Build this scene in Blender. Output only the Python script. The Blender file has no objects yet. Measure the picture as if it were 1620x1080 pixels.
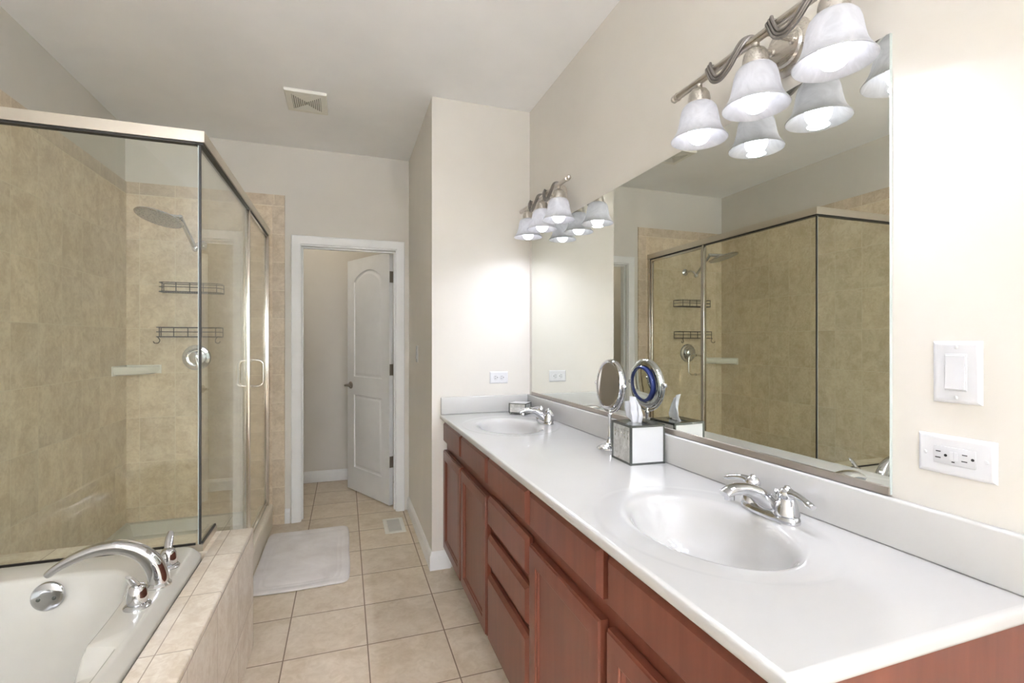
import bpy, bmesh, math, random
from mathutils import Vector, Matrix
random.seed(7)
PI = math.pi
SC = bpy.context.scene
COL = SC.collection

# ------------------------------------------------------------------ camera
YAW = 0.331
F_PX = 768.853
cam_d = bpy.data.cameras.new('camera')
cam = bpy.data.objects.new('camera', cam_d)
COL.objects.link(cam)
cam.location = (0, 0, 1.32)
cam.rotation_euler = (PI / 2, 0, -YAW)
cam_d.sensor_width = 36.0
cam_d.lens = F_PX / 1620 * 36.0
cam_d.shift_y = 0.41 / 1620
cam_d.clip_start = 0.02
SC.camera = cam

# ------------------------------------------------------------------ exposure, world, daylight
SC.view_settings.view_transform = 'Standard'
SC.view_settings.look = 'None'
SC.view_settings.gamma = 1
SC.view_settings.use_curve_mapping = False
SC.view_settings.exposure = 0.10
SC.cycles.use_denoising = True
SC.cycles.max_bounces = 14
SC.cycles.diffuse_bounces = 6
SC.cycles.glossy_bounces = 8
SC.cycles.transmission_bounces = 8
SC.cycles.transparent_max_bounces = 16
SC.cycles.sample_clamp_indirect = 0
SC.cycles.caustics_reflective = True
SC.cycles.caustics_refractive = False

world = bpy.data.worlds.new('daylight_sky')
SC.world = world
world.use_nodes = True
world.node_tree.nodes['Background'].inputs[0].default_value = (0.80, 0.90, 1.0, 1)
world.node_tree.nodes['Background'].inputs[1].default_value = 1.2

XR_WIN = 1.14
BULB_E = 6.2           # glow of the bulbs of the two vanity lights
LAMP_W = 1.25           # light each of those lamps throws down
FILL_E = 420.0         # added uplighter behind the camera, for ambient fill
FILL_LOC = (-0.95, -2.80, 2.74)
CLOSET_E = 20.0        # dome light in the water closet


def window_light(name, loc, rot, sx, sy, power, color):
    d = bpy.data.lights.new(name, 'AREA')
    d.shape = 'RECTANGLE'
    d.size, d.size_y = sx, sy
    d.energy = power
    d.color = color
    o = bpy.data.objects.new(name, d)
    o.location = loc
    o.rotation_euler = rot
    COL.objects.link(o)
    return o


# daylight by the rear window; the mirror wall window is added, unseen, for fill
window_light('added_window_fill', (XR_WIN, -1.9, 1.60), (0, PI / 2, 0), 1.5, 2.2, 68, (0.86, 0.96, 1.0))
window_light('window_daylight_rear', (-0.15, -3.66, 1.55), (PI / 2, 0, 0), 1.9, 1.5, 8, (0.86, 0.96, 1.0))

# ------------------------------------------------------------------ measured layout (metres)
XR = 1.082      # mirror wall
YB = 2.812      # face of the boxed-out wall at the far end of the counter
XB = 0.476      # its side face
YD = 3.880      # wall with the closet door
ZC = 2.740
XS = -1.378     # shower side wall
YR = -3.60      # wall behind the camera
XF, YN, ZT = 0.523, 0.463, 0.8964   # counter front, near end, top
ZS = 0.9972     # backsplash top
YCL = 4.925     # closet back wall


# ------------------------------------------------------------------ mesh helper
class G:
    def __init__(self):
        self.bm = bmesh.new()

    def quad_loops(self, loops, closed=True, cap0=False, cap1=False):
        bm = self.bm
        vs = [[bm.verts.new(p) for p in lp] for lp in loops]
        n = len(vs[0])
        rng = range(n) if closed else range(n - 1)
        for a, b in zip(vs, vs[1:]):
            for i in rng:
                j = (i + 1) % n
                bm.faces.new((a[i], a[j], b[j], b[i]))
        if cap0:
            bm.faces.new(list(reversed(vs[0])))
        if cap1:
            bm.faces.new(vs[-1])
        return self

    def box(self, x0, x1, y0, y1, z0, z1, bev=0.0, seg=2):
        bm = self.bm
        c = [(x, y, z) for z in (z0, z1) for y in (y0, y1) for x in (x0, x1)]
        v = [bm.verts.new(p) for p in c]
        fs = [bm.faces.new([v[i] for i in f]) for f in
              ((0, 2, 3, 1), (4, 5, 7, 6), (0, 1, 5, 4), (2, 6, 7, 3), (0, 4, 6, 2), (1, 3, 7, 5))]
        if bev > 0:
            es = list({e for f in fs for e in f.edges})
            bmesh.ops.bevel(bm, geom=es, offset=bev, segments=seg, profile=0.5, affect='EDGES')
        return self

    def lathe(self, prof, o=(0, 0, 0), axis=(0, 0, 1), n=32, cap0=True, cap1=True, sx=1.0, sy=1.0):
        """prof: list of (radius, height) along axis"""
        q = Vector((0, 0, 1)).rotation_difference(Vector(axis).normalized()).to_matrix()
        o = Vector(o)
        loops = []
        for r, h in prof:
            loops.append([o + q @ Vector((sx * r * math.cos(2 * PI * i / n), sy * r * math.sin(2 * PI * i / n), h)) for i in range(n)])
        return self.quad_loops(loops, True, cap0, cap1)

    def sphere(self, c, r, n=20, sc=(1, 1, 1)):
        m = n // 2
        prof = [(r * math.sin(PI * k / m), -r * math.cos(PI * k / m)) for k in range(1, m)]
        c = Vector(c)
        loops = [[c + Vector((sc[0] * a * math.cos(2 * PI * i / n), sc[1] * a * math.sin(2 * PI * i / n), sc[2] * h)) for i in range(n)] for a, h in prof]
        return self.quad_loops(loops, True, True, True)

    def sweep(self, pts, rad, n=16, up=(0, 0, 1), cap=True, closed=False, square=None):
        """rad: list of (a across, b along up) or floats"""
        P = [Vector(p) for p in pts]
        m = len(P)
        if not isinstance(rad, (list, tuple)):
            rad = [rad] * m
        upv = Vector(up).normalized()
        loops = []
        for i in range(m):
            if closed:
                t = (P[(i + 1) % m] - P[i - 1]).normalized()
            else:
                t = (P[min(i + 1, m - 1)] - P[max(i - 1, 0)]).normalized()
            s = t.cross(upv)
            if s.length < 1e-4:
                s = t.cross(Vector((1, 0, 0)))
            s.normalize()
            b = s.cross(t).normalized()
            upv = b
            a_, b_ = rad[i] if isinstance(rad[i], (list, tuple)) else (rad[i], rad[i])
            if square:
                lp = []
                for k in range(n):
                    th = 2 * PI * k / n
                    cx, sy = math.cos(th), math.sin(th)
                    e = 2 / square
                    lp.append(P[i] + s * a_ * math.copysign(abs(cx) ** e, cx) + b * b_ * math.copysign(abs(sy) ** e, sy))
                loops.append(lp)
            else:
                loops.append([P[i] + s * a_ * math.cos(2 * PI * k / n) + b * b_ * math.sin(2 * PI * k / n) for k in range(n)])
        if closed:
            loops.append(loops[0])
            self.quad_loops(loops, True)
            bmesh.ops.remove_doubles(self.bm, verts=self.bm.verts, dist=1e-6)
        else:
            self.quad_loops(loops, True, cap, cap)
        return self

    def rect_loops(self, origin, u, v, n, w, h, prof, cap=True, back=True):
        """stack of rectangles (inset, depth out along n) on a panel w x h; origin = lower corner"""
        o, u, v, n = Vector(origin), Vector(u), Vector(v), Vector(n)
        loops = []
        for ins, dep in prof:
            loops.append([o + u * a + v * b + n * dep for a, b in
                          ((ins, ins), (w - ins, ins), (w - ins, h - ins), (ins, h - ins))])
        return self.quad_loops(loops, True, back, cap)

    def build(self, name, mat, parent=None, sharp=35, kind=None):
        bm = self.bm
        bmesh.ops.recalc_face_normals(bm, faces=bm.faces)
        if parent is not None:
            off = Vector((0, 0, 0))
            p = parent
            while p is not None:
                off += p.location
                p = p.parent
            bmesh.ops.translate(bm, verts=bm.verts, vec=-off)
        lim = math.radians(sharp)
        for f in bm.faces:
            f.smooth = True
        for e in bm.edges:
            if len(e.link_faces) != 2 or e.calc_face_angle(0) > lim:
                e.smooth = False
        me = bpy.data.meshes.new(name)
        bm.to_mesh(me)
        bm.free()
        me.materials.append(mat)
        o = bpy.data.objects.new(name, me)
        COL.objects.link(o)
        if parent is not None:
            o.parent = parent
        if kind:
            o['kind'] = kind
        return o


def thing(name, label, cat, loc=(0, 0, 0), group=None):
    o = bpy.data.objects.new(name, None)
    o.empty_display_size = 0.05
    o.location = loc
    COL.objects.link(o)
    return tag(o, label, cat, group)


def tag(o, label, cat, group=None):
    o['label'] = label
    o['category'] = cat
    if group:
        o['group'] = group
    return o


def dup(root, loc, label, rotz=None):
    r = root.copy()
    COL.objects.link(r)
    r.location = loc
    r['label'] = label
    if rotz is not None:
        r.rotation_euler = (0, 0, rotz)
    for ch in list(root.children):
        c = ch.copy()
        COL.objects.link(c)
        c.parent = r
        for g in list(ch.children):
            d = g.copy()
            COL.objects.link(d)
            d.parent = c
    return r


# ------------------------------------------------------------------ materials
def new_mat(name):
    m = bpy.data.materials.new(name)
    m.use_nodes = True
    nt = m.node_tree
    return m, nt, nt.nodes['Principled BSDF']


def setp(b, **kw):
    names = dict(color='Base Color', rough='Roughness', metal='Metallic', spec='Specular IOR Level',
                 coat='Coat Weight', coatr='Coat Roughness', sheen='Sheen Weight', sss='Subsurface Weight')
    for k, v in kw.items():
        if k == 'color':
            v = (*v, 1)
        b.inputs[names[k]].default_value = v


def noise(nt, scale, detail=4, rough=0.55, vec=None, dist=0.0):
    n = nt.nodes.new('ShaderNodeTexNoise')
    n.inputs['Scale'].default_value = scale
    n.inputs['Detail'].default_value = detail
    n.inputs['Roughness'].default_value = rough
    n.inputs['Distortion'].default_value = dist
    if vec is not None:
        nt.links.new(vec, n.inputs['Vector'])
    return n


def ramp(nt, fac, stops):
    r = nt.nodes.new('ShaderNodeValToRGB')
    el = r.color_ramp.elements
    el[0].position, el[0].color = stops[0][0], (*stops[0][1], 1)
    el[1].position, el[1].color = stops[-1][0], (*stops[-1][1], 1)
    for p, c in stops[1:-1]:
        e = el.new(p)
        e.color = (*c, 1)
    nt.links.new(fac, r.inputs[0])
    return r


def position(nt):
    return nt.nodes.new('ShaderNodeNewGeometry').outputs['Position']


def objpos(nt):
    return nt.nodes.new('ShaderNodeTexCoord').outputs['Object']


def bump(nt, b, height, strength, dist=0.002):
    bp = nt.nodes.new('ShaderNodeBump')
    bp.inputs['Strength'].default_value = strength
    bp.inputs['Distance'].default_value = dist
    nt.links.new(height, bp.inputs['Height'])
    nt.links.new(bp.outputs[0], b.inputs['Normal'])
    return bp


def paint(name, col, rough=0.6, var=0.03, bumps=0.06):
    m, nt, b = new_mat(name)
    pos = position(nt)
    n = noise(nt, 2.2, 3, vec=pos)
    lo = tuple(c * (1 - var) for c in col)
    hi = tuple(min(1, c * (1 + var)) for c in col)
    r = ramp(nt, n.outputs['Fac'], [(0.3, lo), (0.7, hi)])
    nt.links.new(r.outputs[0], b.inputs['Base Color'])
    n2 = noise(nt, 260, 2, vec=pos)
    bump(nt, b, n2.outputs['Fac'], bumps, 0.001)
    setp(b, rough=rough, spec=0.3)
    return m


def plain(name, col, rough=0.4, metal=0.0, spec=0.5, coat=0.0, var=0.02):
    m, nt, b = new_mat(name)
    n = noise(nt, 9, 2, vec=objpos(nt))
    lo = tuple(c * (1 - var) for c in col)
    hi = tuple(min(1, c * (1 + var)) for c in col)
    r = ramp(nt, n.outputs['Fac'], [(0.3, lo), (0.7, hi)])
    nt.links.new(r.outputs[0], b.inputs['Base Color'])
    setp(b, rough=rough, metal=metal, spec=spec, coat=coat)
    return m


def tile(name, axes, org, w, h, grout, c1, c2, cg, rough=0.35, mort=0.004, vein=1.0, offset=0.0, sizevar=9.0):
    """axes: the two world axes the tile grid runs on; org: a grid crossing"""
    m, nt, b = new_mat(name)
    pos = position(nt)
    sep = nt.nodes.new('ShaderNodeSeparateXYZ')
    nt.links.new(pos, sep.inputs[0])
    comb = nt.nodes.new('ShaderNodeCombineXYZ')
    for k, ax in enumerate(axes):
        sb = nt.nodes.new('ShaderNodeMath')
        sb.operation = 'SUBTRACT'
        nt.links.new(sep.outputs['XYZ'.index(ax)], sb.inputs[0])
        sb.inputs[1].default_value = org[k] - 40 * (w if k == 0 else h)
        nt.links.new(sb.outputs[0], comb.inputs[k])
    br = nt.nodes.new('ShaderNodeTexBrick')
    br.offset = offset
    br.offset_frequency = 2
    br.squash = 1.0
    nt.links.new(comb.outputs[0], br.inputs['Vector'])
    br.inputs['Color1'].default_value = (0, 0, 0, 1)
    br.inputs['Color2'].default_value = (1, 1, 1, 1)
    br.inputs['Mortar'].default_value = (0.5, 0.5, 0.5, 1)
    br.inputs['Scale'].default_value = 1.0
    br.inputs['Mortar Size'].default_value = mort / 2
    br.inputs['Mortar Smooth'].default_value = 0.1
    br.inputs['Bias'].default_value = 0.0
    br.inputs['Brick Width'].default_value = w
    br.inputs['Row Height'].default_value = h
    # mottling, shifted tile by tile
    add = nt.nodes.new('ShaderNodeVectorMath')
    add.operation = 'MULTIPLY_ADD'
    nt.links.new(br.outputs['Color'], add.inputs[0])
    add.inputs[1].default_value = (3.1, 7.3, 5.7)
    nt.links.new(pos, add.inputs[2])
    n1 = noise(nt, sizevar, 6, 0.62, add.outputs[0], 0.6)
    n2 = noise(nt, sizevar * 3.6, 5, 0.6, add.outputs[0], 1.4)
    mx = nt.nodes.new('ShaderNodeMix')
    mx.data_type = 'FLOAT'
    mx.inputs[0].default_value = 0.42
    nt.links.new(n1.outputs['Fac'], mx.inputs[2])
    nt.links.new(n2.outputs['Fac'], mx.inputs[3])
    mid = tuple((a + c) / 2 for a, c in zip(c1, c2))
    k = 0.10 / max(vein, 0.2)
    r = ramp(nt, mx.outputs[0], [(0.5 - k, c1), (0.5, mid), (0.5 + k, c2)])
    # per-tile value shift
    hv = nt.nodes.new('ShaderNodeHueSaturation')
    mr = nt.nodes.new('ShaderNodeMapRange')
    mr.inputs['To Min'].default_value = 0.95
    mr.inputs['To Max'].default_value = 1.05
    nt.links.new(br.outputs['Color'], mr.inputs['Value'])
    nt.links.new(mr.outputs[0], hv.inputs['Value'])
    nt.links.new(r.outputs[0], hv.inputs['Color'])
    cm = nt.nodes.new('ShaderNodeMix')
    cm.data_type = 'RGBA'
    nt.links.new(br.outputs['Fac'], cm.inputs[0])
    nt.links.new(hv.outputs[0], cm.inputs[6])
    cm.inputs[7].default_value = (*cg, 1)
    nt.links.new(cm.outputs[2], b.inputs['Base Color'])
    inv = nt.nodes.new('ShaderNodeMath')
    inv.operation = 'MULTIPLY_ADD'
    nt.links.new(br.outputs['Fac'], inv.inputs[0])
    inv.inputs[1].default_value = -1.0
    nt.links.new(n2.outputs['Fac'], inv.inputs[2])
    bump(nt, b, inv.outputs[0], 0.25, 0.0015)
    rr = nt.nodes.new('ShaderNodeMapRange')
    rr.inputs['To Min'].default_value = rough
    rr.inputs['To Max'].default_value = 0.85
    nt.links.new(br.outputs['Fac'], rr.inputs['Value'])
    nt.links.new(rr.outputs[0], b.inputs['Roughness'])
    setp(b, spec=0.45)
    return m


def wood(name, c1, c2):
    m, nt, b = new_mat(name)
    mp = nt.nodes.new('ShaderNodeMapping')
    mp.inputs['Scale'].default_value = (30, 30, 2.2)
    nt.links.new(position(nt), mp.inputs['Vector'])
    n = noise(nt, 1.0, 6, 0.6, mp.outputs[0], 0.5)
    n2 = noise(nt, 3.0, 3, 0.5, position(nt))
    mx = nt.nodes.new('ShaderNodeMix')
    mx.data_type = 'FLOAT'
    mx.inputs[0].default_value = 0.45
    nt.links.new(n.outputs['Fac'], mx.inputs[2])
    nt.links.new(n2.outputs['Fac'], mx.inputs[3])
    r = ramp(nt, mx.outputs[0], [(0.36, c1), (0.64, c2)])
    nt.links.new(r.outputs[0], b.inputs['Base Color'])
    bump(nt, b, n.outputs['Fac'], 0.04, 0.001)
    setp(b, rough=0.33, spec=0.45, coat=0.25, coatr=0.25)
    return m


def metal(name, col, rough, brushed=False):
    m, nt, b = new_mat(name)
    if brushed:
        mp = nt.nodes.new('ShaderNodeMapping')
        mp.inputs['Scale'].default_value = (500, 12, 500)
        nt.links.new(objpos(nt), mp.inputs['Vector'])
        n = noise(nt, 1, 3, vec=mp.outputs[0])
        mr = nt.nodes.new('ShaderNodeMapRange')
        mr.inputs['To Min'].default_value = rough * 0.8
        mr.inputs['To Max'].default_value = rough * 1.25
        nt.links.new(n.outputs['Fac'], mr.inputs['Value'])
        nt.links.new(mr.outputs[0], b.inputs['Roughness'])
    setp(b, color=col, metal=1.0)
    if not brushed:
        setp(b, rough=rough)
    return m


def thin_glass(name, tint, refl=1.0):
    m = bpy.data.materials.new(name)
    m.use_nodes = True
    nt = m.node_tree
    nt.nodes.clear()
    out = nt.nodes.new('ShaderNodeOutputMaterial')
    tr = nt.nodes.new('ShaderNodeBsdfTransparent')
    tr.inputs[0].default_value = (*tint, 1)
    gl = nt.nodes.new('ShaderNodeBsdfGlossy')
    gl.inputs['Roughness'].default_value = 0.0
    gl.inputs['Color'].default_value = (refl, refl, refl, 1)
    lw = nt.nodes.new('ShaderNodeLayerWeight')
    lw.inputs['Blend'].default_value = 0.5
    pw = nt.nodes.new('ShaderNodeMath')
    pw.operation = 'POWER'
    nt.links.new(lw.outputs['Facing'], pw.inputs[0])
    pw.inputs[1].default_value = 5.0
    fr = nt.nodes.new('ShaderNodeMath')
    fr.operation = 'MULTIPLY_ADD'
    nt.links.new(pw.outputs[0], fr.inputs[0])
    fr.inputs[1].default_value = 0.96
    fr.inputs[2].default_value = 0.04
    mx = nt.nodes.new('ShaderNodeMixShader')
    nt.links.new(fr.outputs[0], mx.inputs[0])
    nt.links.new(tr.outputs[0], mx.inputs[1])
    nt.links.new(gl.outputs[0], mx.inputs[2])
    nt.links.new(mx.outputs[0], out.inputs[0])
    return m


def mirror_mat(name, col, rough=0.0):
    m = bpy.data.materials.new(name)
    m.use_nodes = True
    nt = m.node_tree
    nt.nodes.clear()
    out = nt.nodes.new('ShaderNodeOutputMaterial')
    gl = nt.nodes.new('ShaderNodeBsdfGlossy')
    gl.inputs['Roughness'].default_value = rough
    gl.inputs['Color'].default_value = (*col, 1)
    nt.links.new(gl.outputs[0], out.inputs[0])
    return m


def emit(name, col, strength):
    m = bpy.data.materials.new(name)
    m.use_nodes = True
    nt = m.node_tree
    nt.nodes.clear()
    out = nt.nodes.new('ShaderNodeOutputMaterial')
    e = nt.nodes.new('ShaderNodeEmission')
    e.inputs[0].default_value = (*col, 1)
    e.inputs[1].default_value = strength
    nt.links.new(e.outputs[0], out.inputs[0])
    return m


def alabaster(name):
    """marbled frosted glass: scatters the bulb's light through"""
    m = bpy.data.materials.new(name)
    m.use_nodes = True
    nt = m.node_tree
    nt.nodes.clear()
    out = nt.nodes.new('ShaderNodeOutputMaterial')
    n = noise(nt, 16, 5, 0.6, objpos(nt), 2.5)
    r = ramp(nt, n.outputs['Fac'], [(0.36, (0.60, 0.60, 0.60)), (0.64, (0.69, 0.69, 0.69))])
    tl = nt.nodes.new('ShaderNodeBsdfTranslucent')
    df = nt.nodes.new('ShaderNodeBsdfDiffuse')
    gl = nt.nodes.new('ShaderNodeBsdfGlossy')
    gl.inputs['Roughness'].default_value = 0.25
    nt.links.new(r.outputs[0], tl.inputs[0])
    nt.links.new(r.outputs[0], df.inputs[0])
    m1 = nt.nodes.new('ShaderNodeMixShader')
    m1.inputs[0].default_value = SHADE_DIFFUSE
    nt.links.new(tl.outputs[0], m1.inputs[1])
    nt.links.new(df.outputs[0], m1.inputs[2])
    m2 = nt.nodes.new('ShaderNodeMixShader')
    m2.inputs[0].default_value = 0.04
    nt.links.new(m1.outputs[0], m2.inputs[1])
    nt.links.new(gl.outputs[0], m2.inputs[2])
    nt.links.new(m2.outputs[0], out.inputs[0])
    return m


SHADE_DIFFUSE = 0.45
WALL = paint('wall_paint_cream', (0.695, 0.662, 0.60), 0.55)
CEIL = paint('ceiling_paint_white', (0.90, 0.90, 0.90), 0.8)
TRIM = plain('trim_paint_white', (0.80, 0.80, 0.785), 0.35)
DOORW = plain('door_paint_white', (0.78, 0.785, 0.78), 0.4)
TA, TB, TG = (0.65, 0.52, 0.36), (0.83, 0.71, 0.54), (0.80, 0.71, 0.56)
TILE_SIDE = tile('shower_tile_side', 'YZ', (2.693, 0.516), 0.203, 0.297, 1, TA, TB, TG, 0.3, 0.0036)
TILE_BACK = tile('shower_tile_back', 'XZ', (-1.295, 0.516), 0.203, 0.297, 1, TA, TB, TG, 0.3, 0.0036)
TILE_EDGE_S = tile('border_tile_side', 'YZ', (2.693, 2.30), 0.203, 0.5, 1, (0.55, 0.445, 0.32), (0.69, 0.58, 0.44), TG, 0.3, 0.003)
TILE_EDGE_B = tile('border_tile_back', 'XZ', (-1.295, 2.30), 0.203, 0.5, 1, (0.55, 0.445, 0.32), (0.69, 0.58, 0.44), TG, 0.3, 0.003)
TILE_EDGE_V = tile('border_tile_upright', 'XZ', (-0.6, 2.30), 0.5, 0.203, 1, (0.55, 0.445, 0.32), (0.69, 0.58, 0.44), TG, 0.3, 0.003)
DA, DB = (0.68, 0.575, 0.45), (0.86, 0.78, 0.665)
TILE_DECK = tile('deck_tile', 'XY', (-0.463, 2.10), 0.6, 0.31, 1, DA, DB, (0.42, 0.34, 0.26), 0.32, 0.003)
TILE_APRON = tile('apron_tile', 'YZ', (2.05, 0.20), 0.31, 0.295, 1, DA, DB, (0.50, 0.42, 0.34), 0.35, 0.003)
FLOOR = tile('floor_tile', 'XY', (0.0933, 2.2082), 0.3362, 0.3362, 1, (0.60, 0.49, 0.355), (0.76, 0.66, 0.53), (0.27, 0.20, 0.14), 0.33, 0.0055, 0.8, sizevar=6)
PAN = plain('shower_pan_acrylic', (0.68, 0.65, 0.57), 0.3)
CURB = plain('curb_stone_cream', (0.78, 0.71, 0.58), 0.35)
TUB = plain('tub_acrylic_white', (0.60, 0.575, 0.51), 0.12, coat=0.5)
MARBLE = plain('cultured_marble_white', (0.52, 0.51, 0.485), 0.12, coat=0.3, var=0.008)
WOOD = wood('cherry_stained_wood', (0.135, 0.036, 0.020), (0.19, 0.055, 0.030))
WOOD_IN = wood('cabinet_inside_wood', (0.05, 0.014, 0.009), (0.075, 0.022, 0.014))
CHROME = metal('polished_chrome', (0.64, 0.64, 0.66), 0.04)
NICKEL = metal('brushed_nickel', (0.62, 0.58, 0.53), 0.28, True)
POST = metal('polished_nickel_post', (0.62, 0.58, 0.52), 0.13)
SATIN = metal('satin_nickel_rail', (0.70, 0.64, 0.55), 0.32)
STEEL_DK = plain('dark_glazing_seal', (0.025, 0.022, 0.018), 0.4)
HINGE = metal('aged_nickel_hinge', (0.33, 0.30, 0.26), 0.4)
SWAG = metal('pewter_swag', (0.34, 0.32, 0.31), 0.35)
BRONZE = plain('dark_bronze_wire', (0.055, 0.038, 0.028), 0.4, metal=0.6)
GLASS = thin_glass('shower_glass', (0.955, 0.965, 0.93))
MIRROR = mirror_mat('mirror_silver', (0.82, 0.835, 0.79))
MIRROR_BR = mirror_mat('small_mirror_silver', (0.9, 0.9, 0.9))
EDGEGL = plain('mirror_ground_edge', (0.55, 0.60, 0.57), 0.15)
PLASTIC = plain('white_plastic', (0.68, 0.68, 0.69), 0.25)
PLASTIC2 = plain('white_plastic_insert', (0.62, 0.62, 0.63), 0.2)
SLOT = plain('outlet_slot_black', (0.015, 0.015, 0.015), 0.6)
VENTC = plain('vent_plastic_ivory', (0.80, 0.78, 0.71), 0.4)
LOUVRE = plain('register_louvre_grey', (0.56, 0.54, 0.49), 0.5)
VENTD = plain('vent_gap_dark', (0.20, 0.19, 0.16), 0.8)
CERAMIC = plain('ceramic_white', (0.88, 0.86, 0.80), 0.15)
BLUE = plain('blue_ring_plastic', (0.05, 0.07, 0.25), 0.2)
TISSUE = plain('tissue_paper', (0.88, 0.88, 0.90), 0.9)
SMOKED = metal('mirror_edge_lead', (0.20, 0.21, 0.20), 0.25)
BULB = emit('lit_bulb', (0.95, 0.96, 1.10), BULB_E)
CLOSETL = emit('lit_dome', (1.0, 0.93, 0.82), CLOSET_E)
SHADE = alabaster('alabaster_glass')
FILL_GLOW = emit('fill_glow', (0.905, 0.955, 1.15), FILL_E)  # glow of the added fill lamp

# antique mirrored pane: silver with etched mottling
def antique(name):
    m, nt, b = new_mat(name)
    n = noise(nt, 40, 5, 0.65, objpos(nt), 1.0)
    r = ramp(nt, n.outputs['Fac'], [(0.3, (0.52, 0.51, 0.48)), (0.7, (0.86, 0.86, 0.85))])
    nt.links.new(r.outputs[0], b.inputs['Base Color'])
    setp(b, metal=0.75, rough=0.28)
    return m
ANTIQUE = antique('antique_mirror_pane')
PALEPANE = plain('pale_mirror_pane', (0.66, 0.66, 0.65), 0.3, metal=0.2)

def rug_mat():
    m, nt, b = new_mat('terry_cotton_rug')
    pos = position(nt)
    n = noise(nt, 6, 4, 0.6, pos, 0.5)
    r = ramp(nt, n.outputs['Fac'], [(0.3, (0.72, 0.67, 0.63)), (0.7, (0.86, 0.82, 0.79))])
    nt.links.new(r.outputs[0], b.inputs['Base Color'])
    n2 = noise(nt, 420, 2, 0.6, pos)
    bump(nt, b, n2.outputs['Fac'], 0.6, 0.003)
    setp(b, rough=0.95, spec=0.1, sheen=0.3)
    return m
RUG = rug_mat()

# ================================================================== SETTING
def struct(name, g, mat):
    return g.build(name, mat, kind='structure')

struct('floor', G().box(XS - 0.1, XR + 0.1, YR - 0.1, YCL + 0.1, -0.08, 0.0), FLOOR)
struct('ceiling', G().box(XS - 0.1, XR + 0.1, YR - 0.1, YCL + 0.1, ZC, ZC + 0.08), CEIL)
MW0, MW1, MZ_0, MZ_1 = -3.0, -0.8, 0.85, 2.35      # added window behind the camera, for fill light
g = G()
g.box(XR, XR + 0.1, MW1, YB + 0.02, 0, ZC)
g.box(XR, XR + 0.1, YR - 0.1, MW0, 0, ZC)
g.box(XR, XR + 0.1, MW0, MW1, 0, MZ_0)
g.box(XR, XR + 0.1, MW0, MW1, MZ_1, ZC)
struct('wall_mirror_side', g, WALL)
# boxed-out block at the far end of the counter, running on along the water closet
struct('wall_alcove_end', G().box(XB, XR + 0.1, YB, YCL, 0, ZC), WALL)
# wall with the closet door opening
OX0, OX1, OZ = -0.322, 0.392, 2.045
g = G()
g.box(XS, OX0, YD, YD + 0.115, 0, ZC)
g.box(OX0, OX1, YD, YD + 0.115, OZ, ZC)
g.box(OX1, XB, YD, YD + 0.115, 0, ZC)
struct('wall_door_side', g, WALL)
# side wall behind shower and tub
g = G()
g.box(XS - 0.1, XS, YR, YD + 0.115, 0, ZC)
struct('wall_tub_side', g, WALL)
g = G()
RX0, RX1, RZ0, RZ1 = -1.15, 0.85, 0.75, 2.35
g.box(XS - 0.1, RX0, YR - 0.1, YR, 0, ZC)
g.box(RX1, XR + 0.1, YR - 0.1, YR, 0, ZC)
g.box(RX0, RX1, YR - 0.1, YR, 0, RZ0)
g.box(RX0, RX1, YR - 0.1, YR, RZ1, ZC)
struct('wall_rear', g, WALL)
# window out of view, behind the camera
def window(name, pts, ax):
    g = G()
    a0, a1, z0, z1 = pts
    w = 0.05
    for lo, hi, b0, b1 in ((a0, a0 + w, z0, z1), (a1 - w, a1, z0, z1), (a0, a1, z0, z0 + w), (a0, a1, z1 - w, z1),
                           (a0, a1, (z0 + z1) / 2 - 0.02, (z0 + z1) / 2 + 0.02)):
        if ax == 'x':
            g.box(XR - 0.01, XR + 0.03, lo, hi, b0, b1)
        else:
            g.box(lo, hi, YR - 0.03, YR + 0.01, b0, b1)
    return struct(name, g, TRIM)
window('window_1', (RX0, RX1, RZ0, RZ1), 'y')
window('fill_window', (MW0, MW1, MZ_0, MZ_1), 'x')  # frame of the added, unseen window that brightens the tub side
# water closet room behind the door
CX0 = -0.95
struct('wall_closet_far', G().box(XS - 0.1, XB, YCL, YCL + 0.1, 0, ZC), WALL)
struct('wall_closet_side', G().box(CX0 - 0.1, CX0, YD + 0.115, YCL, 0, ZC), WALL)

# tiled shower walls: field and bullnose border
TZ = 2.30
TT = 0.009
TYE = 2.10   # where the tile ends over the tub
struct('wall_shower_tile_side', G().box(XS, XS + TT, TYE, YD, 0.0, TZ), TILE_SIDE)
struct('wall_shower_tile_back', G().box(XS + TT, -0.495, YD - TT, YD, 0.0, TZ), TILE_BACK)
struct('trim_1', G().box(XS, XS + TT + 0.002, TYE - 0.0, YD, TZ, TZ + 0.08, 0.003, 2), TILE_EDGE_S)
g = G()
y0, y1 = YD - TT - 0.002, YD
z0, z1, xo, xi = TZ, TZ + 0.083, -0.4135, -0.495
g.quad_loops([[(XS + TT, y1, z0), (xi, y1, z0), (xo, y1, z1), (XS + TT, y1, z1)],
              [(XS + TT, y0, z0), (xi, y0, z0), (xo - 0.003, y0, z1 - 0.003), (XS + TT, y0, z1 - 0.003)]], True, True, True)
struct('trim_2', g, TILE_EDGE_B)
g = G()
g.quad_loops([[(xi, y1, 0), (xo, y1, 0), (xo, y1, z1), (xi, y1, z0)],
              [(xi, y0, 0), (xo - 0.003, y0, 0), (xo - 0.003, y0, z1 - 0.003), (xi, y0, z0)]], True, True, True)
struct('trim_3', g, TILE_EDGE_V)

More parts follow.
